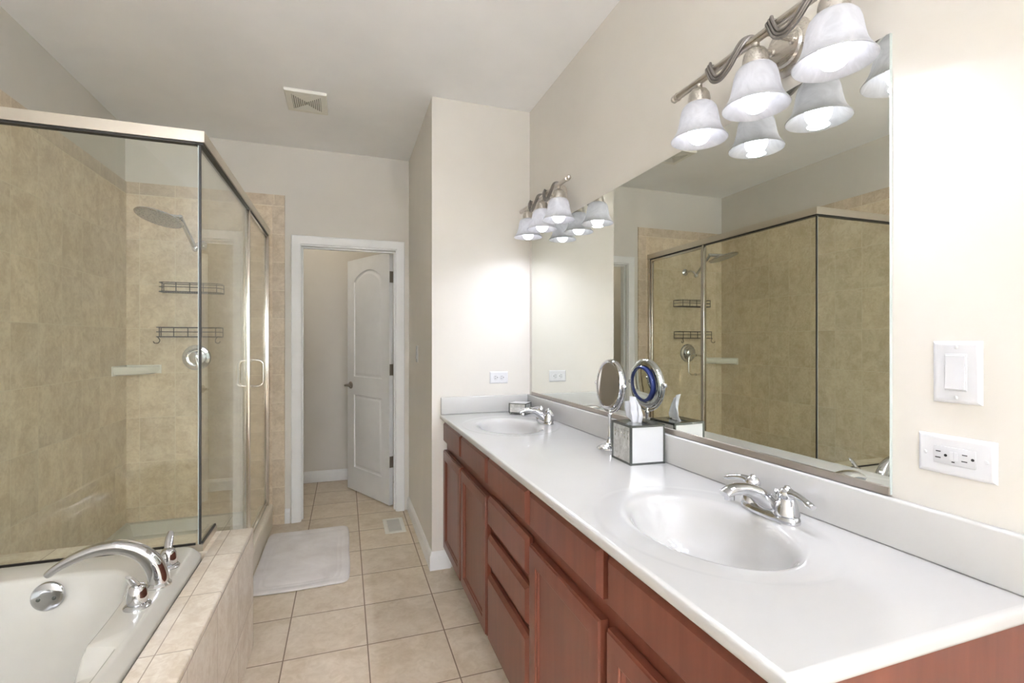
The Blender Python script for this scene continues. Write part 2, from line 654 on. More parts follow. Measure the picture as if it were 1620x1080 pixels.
# baseboards
BH = 0.105
BPROF = [(0.0, 0.0), (0.014, 0.0), (0.014, 0.078), (0.012, 0.086), (0.0085, 0.090), (0.0075, 0.098), (0.004, 0.104), (0.0, 0.105)]
def baseboard(name, path, nrm):
    """path: points on the floor; nrm: outward offset direction for each point"""
    loops = []
    for (x, y), (nx, ny) in zip(path, nrm):
        loops.append([(x + nx * d, y + ny * d, z) for d, z in BPROF])
    g = G()
    g.quad_loops(loops, True, True, True)
    return struct(name, g, TRIM)
baseboard('baseboard_alcove', [(XB, YD), (XB, YB), (0.585, YB)], [(-1, 0), (-1, -1), (0, -1)])
baseboard('baseboard_closet', [(CX0, YCL), (XB, YCL)], [(0, -1), (0, -1)])
baseboard('baseboard_closet_side', [(XB, YCL - 0.014), (XB, YD + 0.115)], [(-1, 0), (-1, 0)])
baseboard('baseboard_door', [(-0.4135, YD), (-0.379, YD)], [(0, -1), (0, -1)])
baseboard('baseboard_rear', [(XS, YR), (XR, YR)], [(0, 1), (0, 1)])
baseboard('baseboard_mirror_side', [(XR, YR), (XR, YN + 0.015)], [(-1, 0), (-1, 0)])

# door casing and jamb
def casing():
    g = G()
    prof = [(0.0, 0.0), (0.0, 0.011), (0.006, 0.013), (0.018, 0.015), (0.045, 0.0175), (0.056, 0.018), (0.0605, 0.015), (0.0615, 0.0)]
    y = YD
    x0, x1, zt = OX0 + 0.012, OX1 - 0.012, OZ - 0.006
    loops = []
    for px, pz, sx, sz in ((x0, 0, -1, 0), (x0, zt, -1, 1), (x1, zt, 1, 1), (x1, 0, 1, 0)):
        loops.append([(px + sx * a, y - d, pz + sz * a) for a, d in prof])
    g.quad_loops(loops, True, True, True)
    return struct('trim_4', g, TRIM)
casing()
g = G()
J = 0.018
g.box(OX0, OX0 + J, YD, YD + 0.115, 0, OZ)
g.box(OX1 - J, OX1, YD, YD + 0.115, 0, OZ)
g.box(OX0 + J, OX1 - J, YD, YD + 0.115, OZ - J, OZ)
g.box(OX0 + J, OX0 + J + 0.010, YD + 0.045, YD + 0.078, 0, OZ - J)
g.box(OX1 - J - 0.010, OX1 - J, YD + 0.045, YD + 0.078, 0, OZ - J)
g.box(OX0 + J + 0.01, OX1 - J - 0.01, YD + 0.045, YD + 0.078, OZ - J - 0.010, OZ - J)
struct('trim_5', g, TRIM)

# ------------------------------------------------------------------ closet door (moulded, two panels, arched top)
def closet_door():
    W, H, T = 0.700, 2.032, 0.035
    d = bpy.data.objects.new('door_1', None)
    COL.objects.link(d)
    d['kind'] = 'structure'

    def outline(x0, x1, z0, z1, rise, ins, n=18):
        x0, x1, z0, z1 = x0 + ins, x1 - ins, z0 + ins, z1 - ins
        pts = [(x0, z0), (x1, z0)]
        if rise > 0:
            for k in range(n + 1):
                t = k / n
                pts.append((x1 + (x0 - x1) * t, z1 - rise + rise * math.sin(PI * t) ** 0.75))
        else:
            pts += [(x1, z1), (x0, z1)]
        return pts
    panels = [(0.118, W - 0.118, 1.005, 1.925, 0.085), (0.118, W - 0.118, 0.205, 0.845, 0.0)]
    prof = [(0.0, 0.0), (0.006, 0.0075), (0.018, 0.009), (0.030, 0.003), (0.040, 0.0015)]
    g = G()
    bm = g.bm
    for yf, sgn in ((0.0, 1), (T, -1)):
        rect = [bm.verts.new((x, yf, z)) for x, z in ((0, 0), (W, 0), (W, H), (0, H))]
        edges = [bm.edges.new((rect[i], rect[(i + 1) % 4])) for i in range(4)]
        for p in panels:
            loops = [[(x, yf + sgn * dep, z) for x, z in outline(*p, ins)] for ins, dep in prof]
            vs = [[bm.verts.new(q) for q in lp] for lp in loops]
            n = len(vs[0])
            for a, b in zip(vs, vs[1:]):
                for i in range(n):
                    j = (i + 1) % n
                    bm.faces.new((a[i], a[j], b[j], b[i]))
            bm.faces.new(vs[-1])
            for i in range(n):
                edges.append(bm.edges.get((vs[0][i], vs[0][(i + 1) % n])))
        bmesh.ops.triangle_fill(bm, use_beauty=True, use_dissolve=False, edges=edges)
    # slab edges
    for a, b in (((0, 0), (W, 0)), ((W, 0), (W, H)), ((W, H), (0, H)), ((0, H), (0, 0))):
        bm.faces.new([bm.verts.new(p) for p in ((a[0], 0, a[1]), (b[0], 0, b[1]), (b[0], T, b[1]), (a[0], T, a[1]))])
    bmesh.ops.remove_doubles(bm, verts=bm.verts, dist=1e-5)
    g.build('door_slab', DOORW, d, sharp=28)
    # lever on each face near the free edge (x = W)
    lv = G()
    hx, hz = W - 0.065, 0.925
    for s, yb in ((-1, 0.0), (1, T)):
        lv.lathe([(0.032, 0), (0.032, 0.006), (0.027, 0.011), (0.012, 0.014), (0.011, 0.040)], (hx, yb, hz), (0, s, 0), 24)
        lv.sweep([(hx, yb + s * 0.045, hz), (hx + 0.0, yb + s * 0.055, hz), (hx - 0.03, yb + s * 0.056, hz + 0.002),
                  (hx - 0.07, yb + s * 0.055, hz - 0.002), (hx - 0.10, yb + s * 0.053, hz - 0.006)],
                 [0.010, 0.010, (0.007, 0.009), (0.006, 0.008), (0.005, 0.006)], 12)
    lv.box(W - 0.0005, W + 0.0015, 0.006, T - 0.006, hz - 0.03, hz + 0.03)
    lv.build('door_lever', HINGE, d)
    for hz in (1.83, 1.085, 0.345):
        h = G()
        h.lathe([(0.0065, -0.046), (0.0065, 0.046)], (-0.006, -0.004, hz), (0, 0, 1), 12)
        h.lathe([(0.0045, 0.046), (0.006, 0.049), (0.003, 0.053)], (-0.006, -0.004, hz), (0, 0, 1), 12)
        h.box(-0.0025, 0.0, 0.0, 0.032, hz - 0.045, hz + 0.045)
        h.box(-0.030, -0.006, -0.0025, -0.0005, hz - 0.045, hz + 0.045)
        h.build('hinge', HINGE, d)
    # the hinge edge is at local x=0; swing it into the closet
    d.location = (0.366, YD + 0.132, 0.010)
    d.rotation_euler = (0, 0, math.atan2(0.644, -0.321))
    return d
closet_door()

# ================================================================== BATHTUB WALL: tiled ledge
XA, YA, ZD = -0.377, 2.366, 0.514      # apron face, end of the ledge, deck height
XG, YG = -0.530, 2.168                 # glass lines
TX0, TX1, TY0, TY1 = -1.365, -0.508, 0.62, 2.146   # tub rim footprint
ledge = thing('tub_surround', 'beige tiled ledge with a bullnose edge boxing in the white bathtub', 'tiled ledge', (XA, 1.4, 0))
g = G()
# near the shower: solid block to the side wall; along the tub: a narrow wall
g.box(TX1 + 0.006, XA - 0.0005, 0.40, YA - 0.0005, 0, ZD - 0.02)
g.box(XS + TT, TX1 + 0.006, TY1 + 0.002, YA - 0.0005, 0, ZD - 0.02)
g.box(XS + 0.001, TX1 + 0.006, 0.40, TY0 - 0.002, 0, ZD - 0.02)
g.build('apron', TILE_APRON, ledge)
g = G()
g.box(TX1 + 0.006, XA, 0.40, YA, ZD - 0.02, ZD, 0.006, 3)
g.box(XS + TT, TX1 + 0.008, TY1 + 0.002, YA, ZD - 0.02, ZD)
g.box(XS + 0.001, TX1 + 0.008, 0.40, TY0 - 0.002, ZD - 0.02, ZD)
g.build('deck', TILE_DECK, ledge)

# ------------------------------------------------------------------ bathtub
def superloop(cx, cy, a, b, n_exp, z, N=96, fx=None, fz=None):
    """superellipse, points spread evenly along its outline"""
    e = 2.0 / n_exp
    D = 6000
    dense = []
    for k in range(D):
        # finer steps where the parameter runs fast
        q, f = divmod(4 * k / D, 1.0)
        f = f * f * (3 - 2 * f)
        f = f * f * (3 - 2 * f)
        th = (q + f) * PI / 2
        c, s = math.cos(th), math.sin(th)
        dense.append((a * math.copysign(abs(c) ** e, c), b * math.copysign(abs(s) ** e, s)))
    cum = [0.0]
    for k in range(D):
        p, q = dense[k], dense[(k + 1) % D]
        cum.append(cum[-1] + math.hypot(q[0] - p[0], q[1] - p[1]))
    pts, j = [], 0
    for i in range(N):
        t = cum[-1] * i / N
        while cum[j + 1] < t:
            j += 1
        u = (t - cum[j]) / max(cum[j + 1] - cum[j], 1e-12)
        p, q = dense[j], dense[(j + 1) % D]
        x, y = p[0] + (q[0] - p[0]) * u, p[1] + (q[1] - p[1]) * u
        r = [cx + x, cy + y, z]
        if fx:
            r[0] += fx(r) * (1 if x > 0 else -1)
        if fz:
            r[2] += fz(r, x)
        pts.append(tuple(r))
    return pts

def smooth(t):
    t = max(0.0, min(1.0, t))
    return t * t * (3 - 2 * t)

tub = thing('bathtub', 'white drop-in bathtub set in the tiled ledge beside the shower glass', 'bathtub', (-0.935, 1.38, 0.05))
def make_tub():
    cx, cy = (TX0 + TX1) / 2, (TY0 + TY1) / 2
    A, B = (TX1 - TX0) / 2, (TY1 - TY0) / 2
    ZR = 0.549
    icx, icy, ia, ib = -0.930, 1.36, 0.305, 0.645
    N = 320
    def arm(p):      # where the arm rests are scooped out of the rim
        return smooth((1.515 - p[1]) / 0.03) * smooth((p[1] - 0.95) / 0.05)
    def wide(p):
        return 0.072 * arm(p) if abs(p[0] - icx) > 0.2 else 0.0
    def dip(p, x):
        return -0.05 * arm(p) if abs(x) > 0.2 else 0.0
    L = []
    L.append(superloop(cx, cy, A, B, 30, ZD - 0.03, N))
    L.append(superloop(cx, cy, A, B, 30, ZD + 0.003, N))
    L.append(superloop(cx, cy, A - 0.002, B - 0.001, 29, ZD + 0.007, N))
    L.append(superloop(cx, cy, A - 0.020, B - 0.008, 26, ZR - 0.005, N))
    L.append(superloop(cx, cy, A - 0.025, B - 0.011, 25, ZR - 0.001, N))
    L.append(superloop(cx, cy, A - 0.031, B - 0.016, 24, ZR, N))
    L.append(superloop(icx, icy, ia + 0.010, ib + 0.012, 4.2, ZR, N, wide))
    L.append(superloop(icx, icy, ia + 0.004, ib + 0.004, 4.2, ZR - 0.003, N, wide))
    L.append(superloop(icx, icy, ia + 0.001, ib, 4.2, ZR - 0.010, N, lambda p: wide(p) * 0.97, lambda p, x: dip(p, x) * 0.9))
    L.append(superloop(icx, icy, ia, ib - 0.001, 4.2, ZR - 0.014, N, lambda p: wide(p) * 0.15, dip))
    L.append(superloop(icx, icy, ia - 0.004, ib - 0.004, 4.2, ZR - 0.024, N, None, dip))
    L.append(superloop(icx, icy, ia - 0.03, ib - 0.03, 4.0, 0.40, N))
    L.append(superloop(icx, icy + 0.02, ia - 0.055, ib - 0.07, 3.8, 0.26, N))
    L.append(superloop(icx, icy + 0.03, ia - 0.085, ib - 0.11, 3.6, 0.16, N))
    L.append(superloop(icx, icy + 0.03, ia - 0.13, ib - 0.16, 3.4, 0.125, N))
    L.append(superloop(icx, icy + 0.03, ia - 0.20, ib - 0.26, 3.2, 0.112, N))
    L.append(superloop(icx, icy + 0.03, 0.03, 0.1, 2.4, 0.108, N))
    G().quad_loops(L, True, False, True).build('tub_shell', TUB, tub, sharp=60)
    # overflow plate on the far end wall
    c = Vector((-0.914, 1.988, 0.492))
    nr = Vector((0, -1, 0.10)).normalized()
    op = G().lathe([(0.046, 0.0), (0.046, 0.004), (0.043, 0.009), (0.036, 0.012), (0.015, 0.013), (0.003, 0.0132)], c, nr, 40)
    plate = op.build('overflow_plate', CHROME, tub)
    for s in (-1, 1):
        p = c + Vector((s * 0.0205, -0.0122, -0.004))
        sg = G().lathe([(0.0062, 0), (0.0055, 0.0022), (0.0012, 0.003)], p, nr, 14)
        sg.build('screw', SMOKED, plate)
    G().lathe([(0.035, 0), (0.035, 0.004), (0.028, 0.006), (0.012, 0.004)], (-0.914, 1.75, 0.111), (0, 0, 1), 28).build('drain', CHROME, tub)
make_tub()

# ------------------------------------------------------------------ roman tub faucet: spout and two handles
RIMZ = 0.549
sp = thing('tub_faucet', 'chrome tub faucet with arched spout and two lever handles on the bathtub rim', 'tub faucet', (-0.566, 1.822, RIMZ))
def bez(P, n):
    """Catmull-Rom through points"""
    P = [Vector(p) for p in P]
    out = []
    for i in range(len(P) - 1):
        p0 = P[max(i - 1, 0)]; p1 = P[i]; p2 = P[i + 1]; p3 = P[min(i + 2, len(P) - 1)]
        for k in range(n):
            t = k / n
            out.append(0.5 * ((2 * p1) + (-p0 + p2) * t + (2 * p0 - 5 * p1 + 4 * p2 - p3) * t * t + (-p0 + 3 * p1 - 3 * p2 + p3) * t ** 3))
    out.append(P[-1])
    return out
def lerp_list(vals, n):
    out = []
    for i in range(len(vals) - 1):
        for k in range(n):
            t = k / n
            a, b = vals[i], vals[i + 1]
            out.append(tuple(a[j] + (b[j] - a[j]) * t for j in range(2)))
    out.append(vals[-1])
    return out
ctrl = [(-0.560, 1.822, RIMZ + 0.001), (-0.562, 1.822, RIMZ + 0.035), (-0.577, 1.822, RIMZ + 0.075), (-0.61, 1.822, RIMZ + 0.112),
        (-0.66, 1.822, RIMZ + 0.134), (-0.715, 1.822, RIMZ + 0.134), (-0.77, 1.822, RIMZ + 0.118), (-0.815, 1.822, RIMZ + 0.094), (-0.838, 1.822, RIMZ + 0.076)]
rad = [(0.026, 0.028), (0.025, 0.027), (0.024, 0.026), (0.022, 0.0235), (0.021, 0.021), (0.020, 0.018), (0.020, 0.015), (0.019, 0.012), (0.018, 0.010)]
sp_g = G().sweep(bez(ctrl, 6), lerp_list(rad, 6), 28, up=(1, 0, 0), square=2.6)
sp1 = sp_g.build('spout', CHROME, sp)
G().lathe([(0.036, 0), (0.036, 0.004), (0.030, 0.010), (0.028, 0.012)], (-0.560, 1.822, RIMZ), (0, 0, 1), 32).build('base_ring', CHROME, sp1)
def tub_handle(y, sgn):
    x = -0.572
    t = G().lathe([(0.024, 0.010), (0.0265, 0.022), (0.0265, 0.034), (0.024, 0.048), (0.020, 0.058), (0.016, 0.063), (0.006, 0.067)], (x, y, RIMZ), (0, 0, 1), 32).build('handle', CHROME, sp)
    G().lathe([(0.034, 0), (0.034, 0.004), (0.030, 0.009), (0.024, 0.012)], (x, y, RIMZ), (0, 0, 1), 32).build('base_ring', CHROME, t)
    G().sweep([(x, y, RIMZ + 0.056), (x - 0.003, y + sgn * 0.012, RIMZ + 0.072), (x - 0.005, y + sgn * 0.030, RIMZ + 0.092), (x - 0.006, y + sgn * 0.046, RIMZ + 0.106)],
              [(0.011, 0.010), (0.013, 0.008), (0.012, 0.006), (0.008, 0.004)], 16, up=(0, 0, 1)).build('lever', CHROME, t)
tub_handle(1.955, 1)
tub_handle(1.694, -1)

# ================================================================== SHOWER
pan = thing('shower_pan', 'off-white shower pan with a raised threshold behind the glass enclosure', 'shower pan', (-0.93, 3.12, 0))
PX0, PX1, PY0, PY1 = XS + TT, -0.492, YA + 0.001, YD - TT
g = G()
g.quad_loops([[(PX0, PY0, 0), (PX1 - 0.095, PY0, 0), (PX1 - 0.095, PY1, 0), (PX0, PY1, 0)],
              [(PX0, PY0, 0.12), (PX1 - 0.095, PY0, 0.12), (PX1 - 0.095, PY1, 0.12), (PX0, PY1, 0.12)],
              [(PX0 + 0.03, PY0 + 0.03, 0.118), (PX1 - 0.10, PY0 + 0.03, 0.118), (PX1 - 0.10, PY1 - 0.03, 0.118), (PX0 + 0.03, PY1 - 0.03, 0.118)],
              [(PX0 + 0.06, PY0 + 0.06, 0.045), (PX1 - 0.13, PY0 + 0.06, 0.045), (PX1 - 0.13, PY1 - 0.06, 0.045), (PX0 + 0.06, PY1 - 0.06, 0.045)],
              [(-0.96, 3.10, 0.030), (-0.94, 3.10, 0.030), (-0.94, 3.14, 0.030), (-0.96, 3.14, 0.030)]], True, False, True)
g.build('basin', PAN, pan)
g = G()
# threshold: a rounded kerb on which the door closes
prof = [(PX1, 0.0), (PX1, 0.10), (PX1 + 0.004, 0.112), (PX1 + 0.004, 0.140), (PX1 - 0.002, 0.150), (PX1 - 0.012, 0.153), (PX1 - 0.085, 0.150), (PX1 - 0.095, 0.143), (PX1 - 0.095, 0.0)]
g.quad_loops([[(x, yy, z) for x, z in prof] for yy in (PY0, PY1)], True, True, True)
g.build('threshold', CURB, pan)
G().lathe([(0.05, 0), (0.05, 0.003), (0.02, 0.004)], (-0.95, 3.12, 0.030), (0, 0, 1), 28).build('drain', CHROME, pan)

# ------------------------------------------------------------------ framed glass enclosure
ZH0, ZH1 = 2.085, 2.128
YP = 3.140      # strike post between fixed panel and door
enc = thing('shower_enclosure', 'clear glass shower enclosure with satin nickel rails around the tiled corner', 'shower enclosure', (XG, YG, ZD))
g = G()
HW = 0.019
# header: the light outer channel, mitred at the corner
g.quad_loops([[(XS + TT + 0.001, YG - HW, ZH0), (XS + TT + 0.001, YG + HW, ZH0), (XS + TT + 0.001, YG + HW, ZH1), (XS + TT + 0.001, YG - HW, ZH1)],
              [(XG + HW, YG - HW, ZH0), (XG - HW, YG + HW, ZH0), (XG - HW, YG + HW, ZH1), (XG + HW, YG - HW, ZH1)],
              [(XG + HW, YD - TT - 0.001, ZH0), (XG - HW, YD - TT - 0.001, ZH0), (XG - HW, YD - TT - 0.001, ZH1), (XG + HW, YD - TT - 0.001, ZH1)]], True, True, True)
hdr = g.build('header_rail', SATIN, enc)
g = G()
g.box(XS + TT + 0.001, XG - 0.008, YG - 0.013, YG + 0.013, ZH0 - 0.008, ZH0)
g.box(XG - 0.013, XG + 0.013, YG - 0.013, YD - TT - 0.002, ZH0 - 0.008, ZH0)
g.build('seal', STEEL_DK, hdr)
GT = 0.0045
G().box(XS + TT + 0.006, XG - 0.0059, YG - GT, YG + GT, ZD + 0.026, ZH0 - 0.008).build('front_pane', GLASS, enc)
# side pane, notched over the end of the ledge
g = G()
nb = 0.153
poly = [(YG + 0.003, ZD + 0.026), (YA + 0.004, ZD + 0.026), (YA + 0.004, nb + 0.006), (YP - 0.012, nb + 0.006), (YP - 0.012, ZH0 - 0.008), (YG + 0.003, ZH0 - 0.008)]
g.quad_loops([[(XG - GT, y, z) for y, z in poly], [(XG + GT, y, z) for y, z in poly]], True, True, True)
g.build('side_pane', GLASS, enc)
g = G()
g.box(XG - 0.0030, XG + 0.0045, YG - 0.0045, YG + 0.0025, ZD + 0.02, ZH0 - 0.004)
g.build('corner_seal', STEEL_DK, enc)
G().box(XG - 0.0058, XG - 0.0031, YG - 0.0047, YG - 0.0010, ZD + 0.02, ZH0 - 0.004).build('glass_edge', EDGEGL, enc)
g = G()
rl = 0.013
g.quad_loops([[(XS + TT + 0.001, YG - rl, ZD), (XS + TT + 0.001, YG + rl, ZD), (XS + TT + 0.001, YG + rl, ZD + 0.026), (XS + TT + 0.001, YG - rl, ZD + 0.026)],
              [(XG + rl, YG - rl, ZD), (XG - rl, YG + rl, ZD), (XG - rl, YG + rl, ZD + 0.026), (XG + rl, YG - rl, ZD + 0.026)],
              [(XG + rl, YA, ZD), (XG - rl, YA, ZD), (XG - rl, YA, ZD + 0.026), (XG + rl, YA, ZD + 0.026)]], True, True, True)
g.box(XG - rl, XG + rl, YA, YA + 0.006, nb, ZD + 0.026)
g.box(XG - rl, XG + rl, YA + 0.006, YP - 0.014, nb, nb + 0.016)
srail = g.build('sill_rail', SATIN, enc)
g = G()
g.box(XS + TT + 0.001, XG - rl, YG - 0.0105, YG - 0.0045, ZD + 0.026, ZD + 0.034)
g.box(XG + 0.0045, XG + 0.0105, YG, YA, ZD + 0.026, ZD + 0.034)
g.build('seal', STEEL_DK, srail)
G().box(XG - 0.014, XG + 0.014, YP - 0.015, YP + 0.006, nb, ZH0, 0.003).build('strike_post', POST, enc)
g = G()
g.box(XG - 0.016, XG + 0.016, YD - TT - 0.035, YD - TT - 0.001, nb, ZH0, 0.002)
wj = g.build('wall_jamb', POST, enc)
G().box(XS + TT + 0.001, XS + TT + 0.018, YG - 0.010, YG + 0.010, ZD, ZH0).build('wall_channel', SATIN, enc)
# hinged door
dr = G()
dy0, dy1, dz0, dz1 = YP + 0.010, YD - TT - 0.040, nb + 0.012, ZH0 - 0.012
for b in ((dy1 - 0.022, dy1, dz0, dz1), (dy0, dy0 + 0.012, dz0, dz1), (dy0 + 0.012, dy1 - 0.022, dz0, dz0 + 0.024), (dy0 + 0.012, dy1 - 0.022, dz1 - 0.016, dz1)):
    dr.box(XG - 0.011, XG + 0.011, b[0], b[1], b[2], b[3], 0.002)
door = dr.build('shower_door', POST, enc)
G().box(XG - 0.003, XG + 0.003, dy0 + 0.010, dy1 - 0.020, dz0 + 0.02, dz1 - 0.012).build('door_pane', GLASS, door)
g = G()
hy, hz0, hz1 = 3.235, 1.055, 1.21
for s in (-1, 1):
    P = [(XG + s * 0.004, hy, hz0)] + [(XG + s * q, hy, z) for q, z in
         ((0.030, hz0), (0.050, hz0 + 0.004), (0.062, hz0 + 0.014), (0.067, hz0 + 0.030), (0.067, hz1 - 0.030), (0.062, hz1 - 0.014), (0.050, hz1 - 0.004), (0.030, hz1))] + [(XG + s * 0.004, hy, hz1)]
    g.sweep(bez(P, 4), 0.0065, 12, up=(0, 1, 0))
    for z in (hz0, hz1):
        g.lathe([(0.010, 0.003), (0.010, 0.008), (0.0065, 0.010)], (XG, hy, z), (s, 0, 0), 16)
g.build('pull_handle', metal('pull_satin_steel', (0.80, 0.77, 0.70), 0.22), door)

# ------------------------------------------------------------------ shower head
sh = thing('rain_shower', 'round rain shower head on a jointed arm from the tiled wall', 'shower head', (-0.935, YD - TT, 1.985))
yw = YD - TT
G().lathe([(0.034, 0), (0.033, 0.004), (0.020, 0.012), (0.012, 0.015)], (-0.935, yw, 1.985), (0, -1, 0), 28).build('wall_flange', CHROME, sh)
G().sweep(bez([(-0.935, yw - 0.005, 1.985), (-0.935, yw - 0.07, 1.985), (-0.935, yw - 0.115, 1.972), (-0.935, yw - 0.145, 1.948)], 5), 0.0105, 14, up=(1, 0, 0)).build('pipe', CHROME, sh)
J0 = Vector((-0.935, yw - 0.155, 1.935))
G().sphere(J0, 0.021, 18).build('joint', CHROME, sh)
HC = Vector((-1.079, 3.528, 2.079))
HN = Vector((-0.20, -0.20, -1)).normalized()
J1 = HC - HN * 0.035 + Vector((0.085, 0.06, -0.005))
g = G().sweep([J0, J0.lerp(J1, 0.5), J1], [(0.014, 0.010)] * 3, 16, up=(0, 0, 1), square=4)
g.sphere(J1, 0.017, 16)
g.sweep([J1, J1.lerp(HC - HN * 0.02, 0.6), HC - HN * 0.016], [0.014, 0.014, 0.018], 12)
g.build('arm', CHROME, sh)
disc = G().lathe([(0.030, -0.022), (0.060, -0.015), (0.115, -0.010), (0.128, -0.005), (0.130, 0.0), (0.127, 0.004)], HC, HN, 56).build('head_disc', CHROME, sh)
def nozzle_face():
    m, nt, b = new_mat('nozzle_face_grey')
    v = nt.nodes.new('ShaderNodeTexVoronoi')
    v.inputs['Scale'].default_value = 95
    nt.links.new(objpos(nt), v.inputs['Vector'])
    r = ramp(nt, v.outputs['Distance'], [(0.25, (0.20, 0.19, 0.17)), (0.45, (0.44, 0.41, 0.37))])
    nt.links.new(r.outputs[0], b.inputs['Base Color'])
    setp(b, rough=0.35, metal=0.5)
    return m
G().lathe([(0.122, 0.0042), (0.120, 0.006), (0.05, 0.0062)], HC, HN, 56).build('nozzle_face', nozzle_face(), disc)

# ------------------------------------------------------------------ shower valve
sv = thing('shower_valve', 'round chrome shower valve with a domed knob below the wire shelves', 'shower valve', (-0.965, yw, 1.211))
o = (-0.965, yw, 1.211)
G().lathe([(0.087, 0), (0.087, 0.004), (0.080, 0.012), (0.062, 0.015), (0.052, 0.010), (0.045, 0.011)], o, (0, -1, 0), 48).build('escutcheon', CHROME, sv)
G().lathe([(0.043, 0.010), (0.043, 0.032), (0.038, 0.042), (0.026, 0.048), (0.010, 0.050)], o, (0, -1, 0), 36).build('knob', CHROME, sv)
G().sweep([(-0.965, yw - 0.040, 1.211), (-0.958, yw - 0.052, 1.195), (-0.948, yw - 0.056, 1.172), (-0.944, yw - 0.055, 1.150)], [(0.011, 0.008), (0.010, 0.006), (0.009, 0.005), (0.006, 0.004)], 12, up=(0, 1, 0)).build('lever', CHROME, sv)

# ------------------------------------------------------------------ wire shelves
def wire_shelf(x0, x1, z0, z1, hooks, label):
    D = 0.105
    yb, yf = yw - 0.006, yw - 0.006 - D
    t = thing('wire_shelf', label, 'shower shelf', ((x0 + x1) / 2, yw, z0), 'wire shelves on the tiled shower wall')
    g = G()
    r = 0.0028
    zm = z0 + (z1 - z0) * 0.52
    c = 0.022
    def ring(z, yfr, rr=r):
        P = [(x0, yb, z), (x0, yfr + c, z), (x0 + c, yfr, z), (x1 - c, yfr, z), (x1, yfr + c, z), (x1, yb, z)]
        g.sweep(P, rr, 8)
    ring(z0, yf, 0.0036)
    ring(zm, yf)
    ring(z1, yf)
    for x in [x0 + c + (x1 - x0 - 2 * c) * k / 4 for k in range(5)]:
        g.sweep([(x, yf, z0), (x, yf, z1)], r, 8, up=(1, 0, 0))
    for x in (x0, x1):
        g.sweep([(x, yb, z0), (x, yb, z1)], r, 8, up=(1, 0, 0))
    g.sweep([(x0, yb, z1), (x1, yb, z1)], r, 8)
    g.sweep([(x0, yb, z0), (x1, yb, z0)], r, 8)
    g.build('basket', BRONZE, t)
    w = G()
    n = 26
    for k in range(1, n):
        x = x0 + (x1 - x0) * k / n
        w.sweep([(x, yb, z0), (x, yf, z0)], 0.0016, 6)
    w.build('rack_wires', BRONZE, t)
    if hooks:
        for x, s in ((x0 + 0.012, -1), (x1 - 0.012, 1)):
            h = G()
            h.sweep(bez([(x, yf, z0), (x + s * -0.012, yf + 0.002, z0 - 0.022), (x - s * 0.006, yf - 0.004, z0 - 0.040), (x + s * 0.012, yf - 0.010, z0 - 0.042), (x + s * 0.020, yf - 0.012, z0 - 0.030)], 4), 0.0028, 8, up=(0, 1, 0))
            h.build('hook', BRONZE, t)
wire_shelf(-1.157, -0.80, 1.652, 1.712, False, 'dark bronze wire shelf without hooks under the shower head')
wire_shelf(-1.172, -0.806, 1.353, 1.415, True, 'dark bronze wire shelf with end hooks above the shower valve')

# ------------------------------------------------------------------ corner soap shelf
cs = thing('corner_soap_shelf', 'white ceramic soap shelf fitted across the tiled shower corner', 'soap shelf', (XS + TT, yw, 1.105))
g = G()
bx, by = XS + TT, yw
lx, ly = 0.195, 0.215
def tri(e, z, r=0.0):
    """the corner triangle grown or shrunk by e"""
    P = [(bx, by)]
    n = 10
    for k in range(n + 1):
        t = k / n
        a = (bx + (lx + e) * t, by - (ly + e) * (1 - t))
        sag = 0.018 * math.sin(PI * t)
        P.append((a[0] + sag * 0.7, a[1] - sag * 0.7))
    return [(x, y, z) for x, y in P]
g.quad_loops([tri(-0.045, 1.105), tri(-0.018, 1.112), tri(-0.004, 1.128), tri(0.0, 1.148), tri(-0.002, 1.158), tri(-0.008, 1.160), tri(-0.018, 1.157), tri(-0.026, 1.142)], True, True, True)
g.build('dish', CERAMIC, cs)
g = G()
g.box(bx, bx + lx + 0.004, by - 0.006, by, 1.108, 1.166, 0.002)
g.box(bx, bx + 0.006, by - ly - 0.004, by - 0.006, 1.104, 1.166, 0.002)
g.build('wall_flange', CERAMIC, cs)

# ================================================================== VANITY
XC = 0.537      # front of the doors
TH = 0.024
XFR = XC + TH   # face frame plane
def door_panel(y0, y1, z0, z1, parent):
    g = G()
    fw = 0.052
    g.rect_loops((XFR, y1, z0), (0, -1, 0), (0, 0, 1), (-1, 0, 0), y1 - y0, z1 - z0,
                 [(0, 0), (0, TH - 0.006), (0.0035, TH - 0.0045), (0.005, TH - 0.0005), (0.008, TH), (fw - 0.002, TH), (fw, TH - 0.001), (fw + 0.002, TH - 0.004),
                  (fw + 0.006, TH - 0.005), (fw + 0.011, TH - 0.011), (fw + 0.014, TH - 0.0115)])
    return g.build('door', WOOD, parent, sharp=20)
def drawer_front(y0, y1, z0, z1, parent, name='drawer_front'):
    g = G()
    g.rect_loops((XFR, y1, z0), (0, -1, 0), (0, 0, 1), (-1, 0, 0), y1 - y0, z1 - z0,
                 [(0, 0), (0, TH - 0.012), (0.002, TH - 0.0105), (0.0035, TH - 0.0095), (0.011, TH - 0.001), (0.0125, TH)])
    return g.build(name, WOOD, parent, sharp=20)
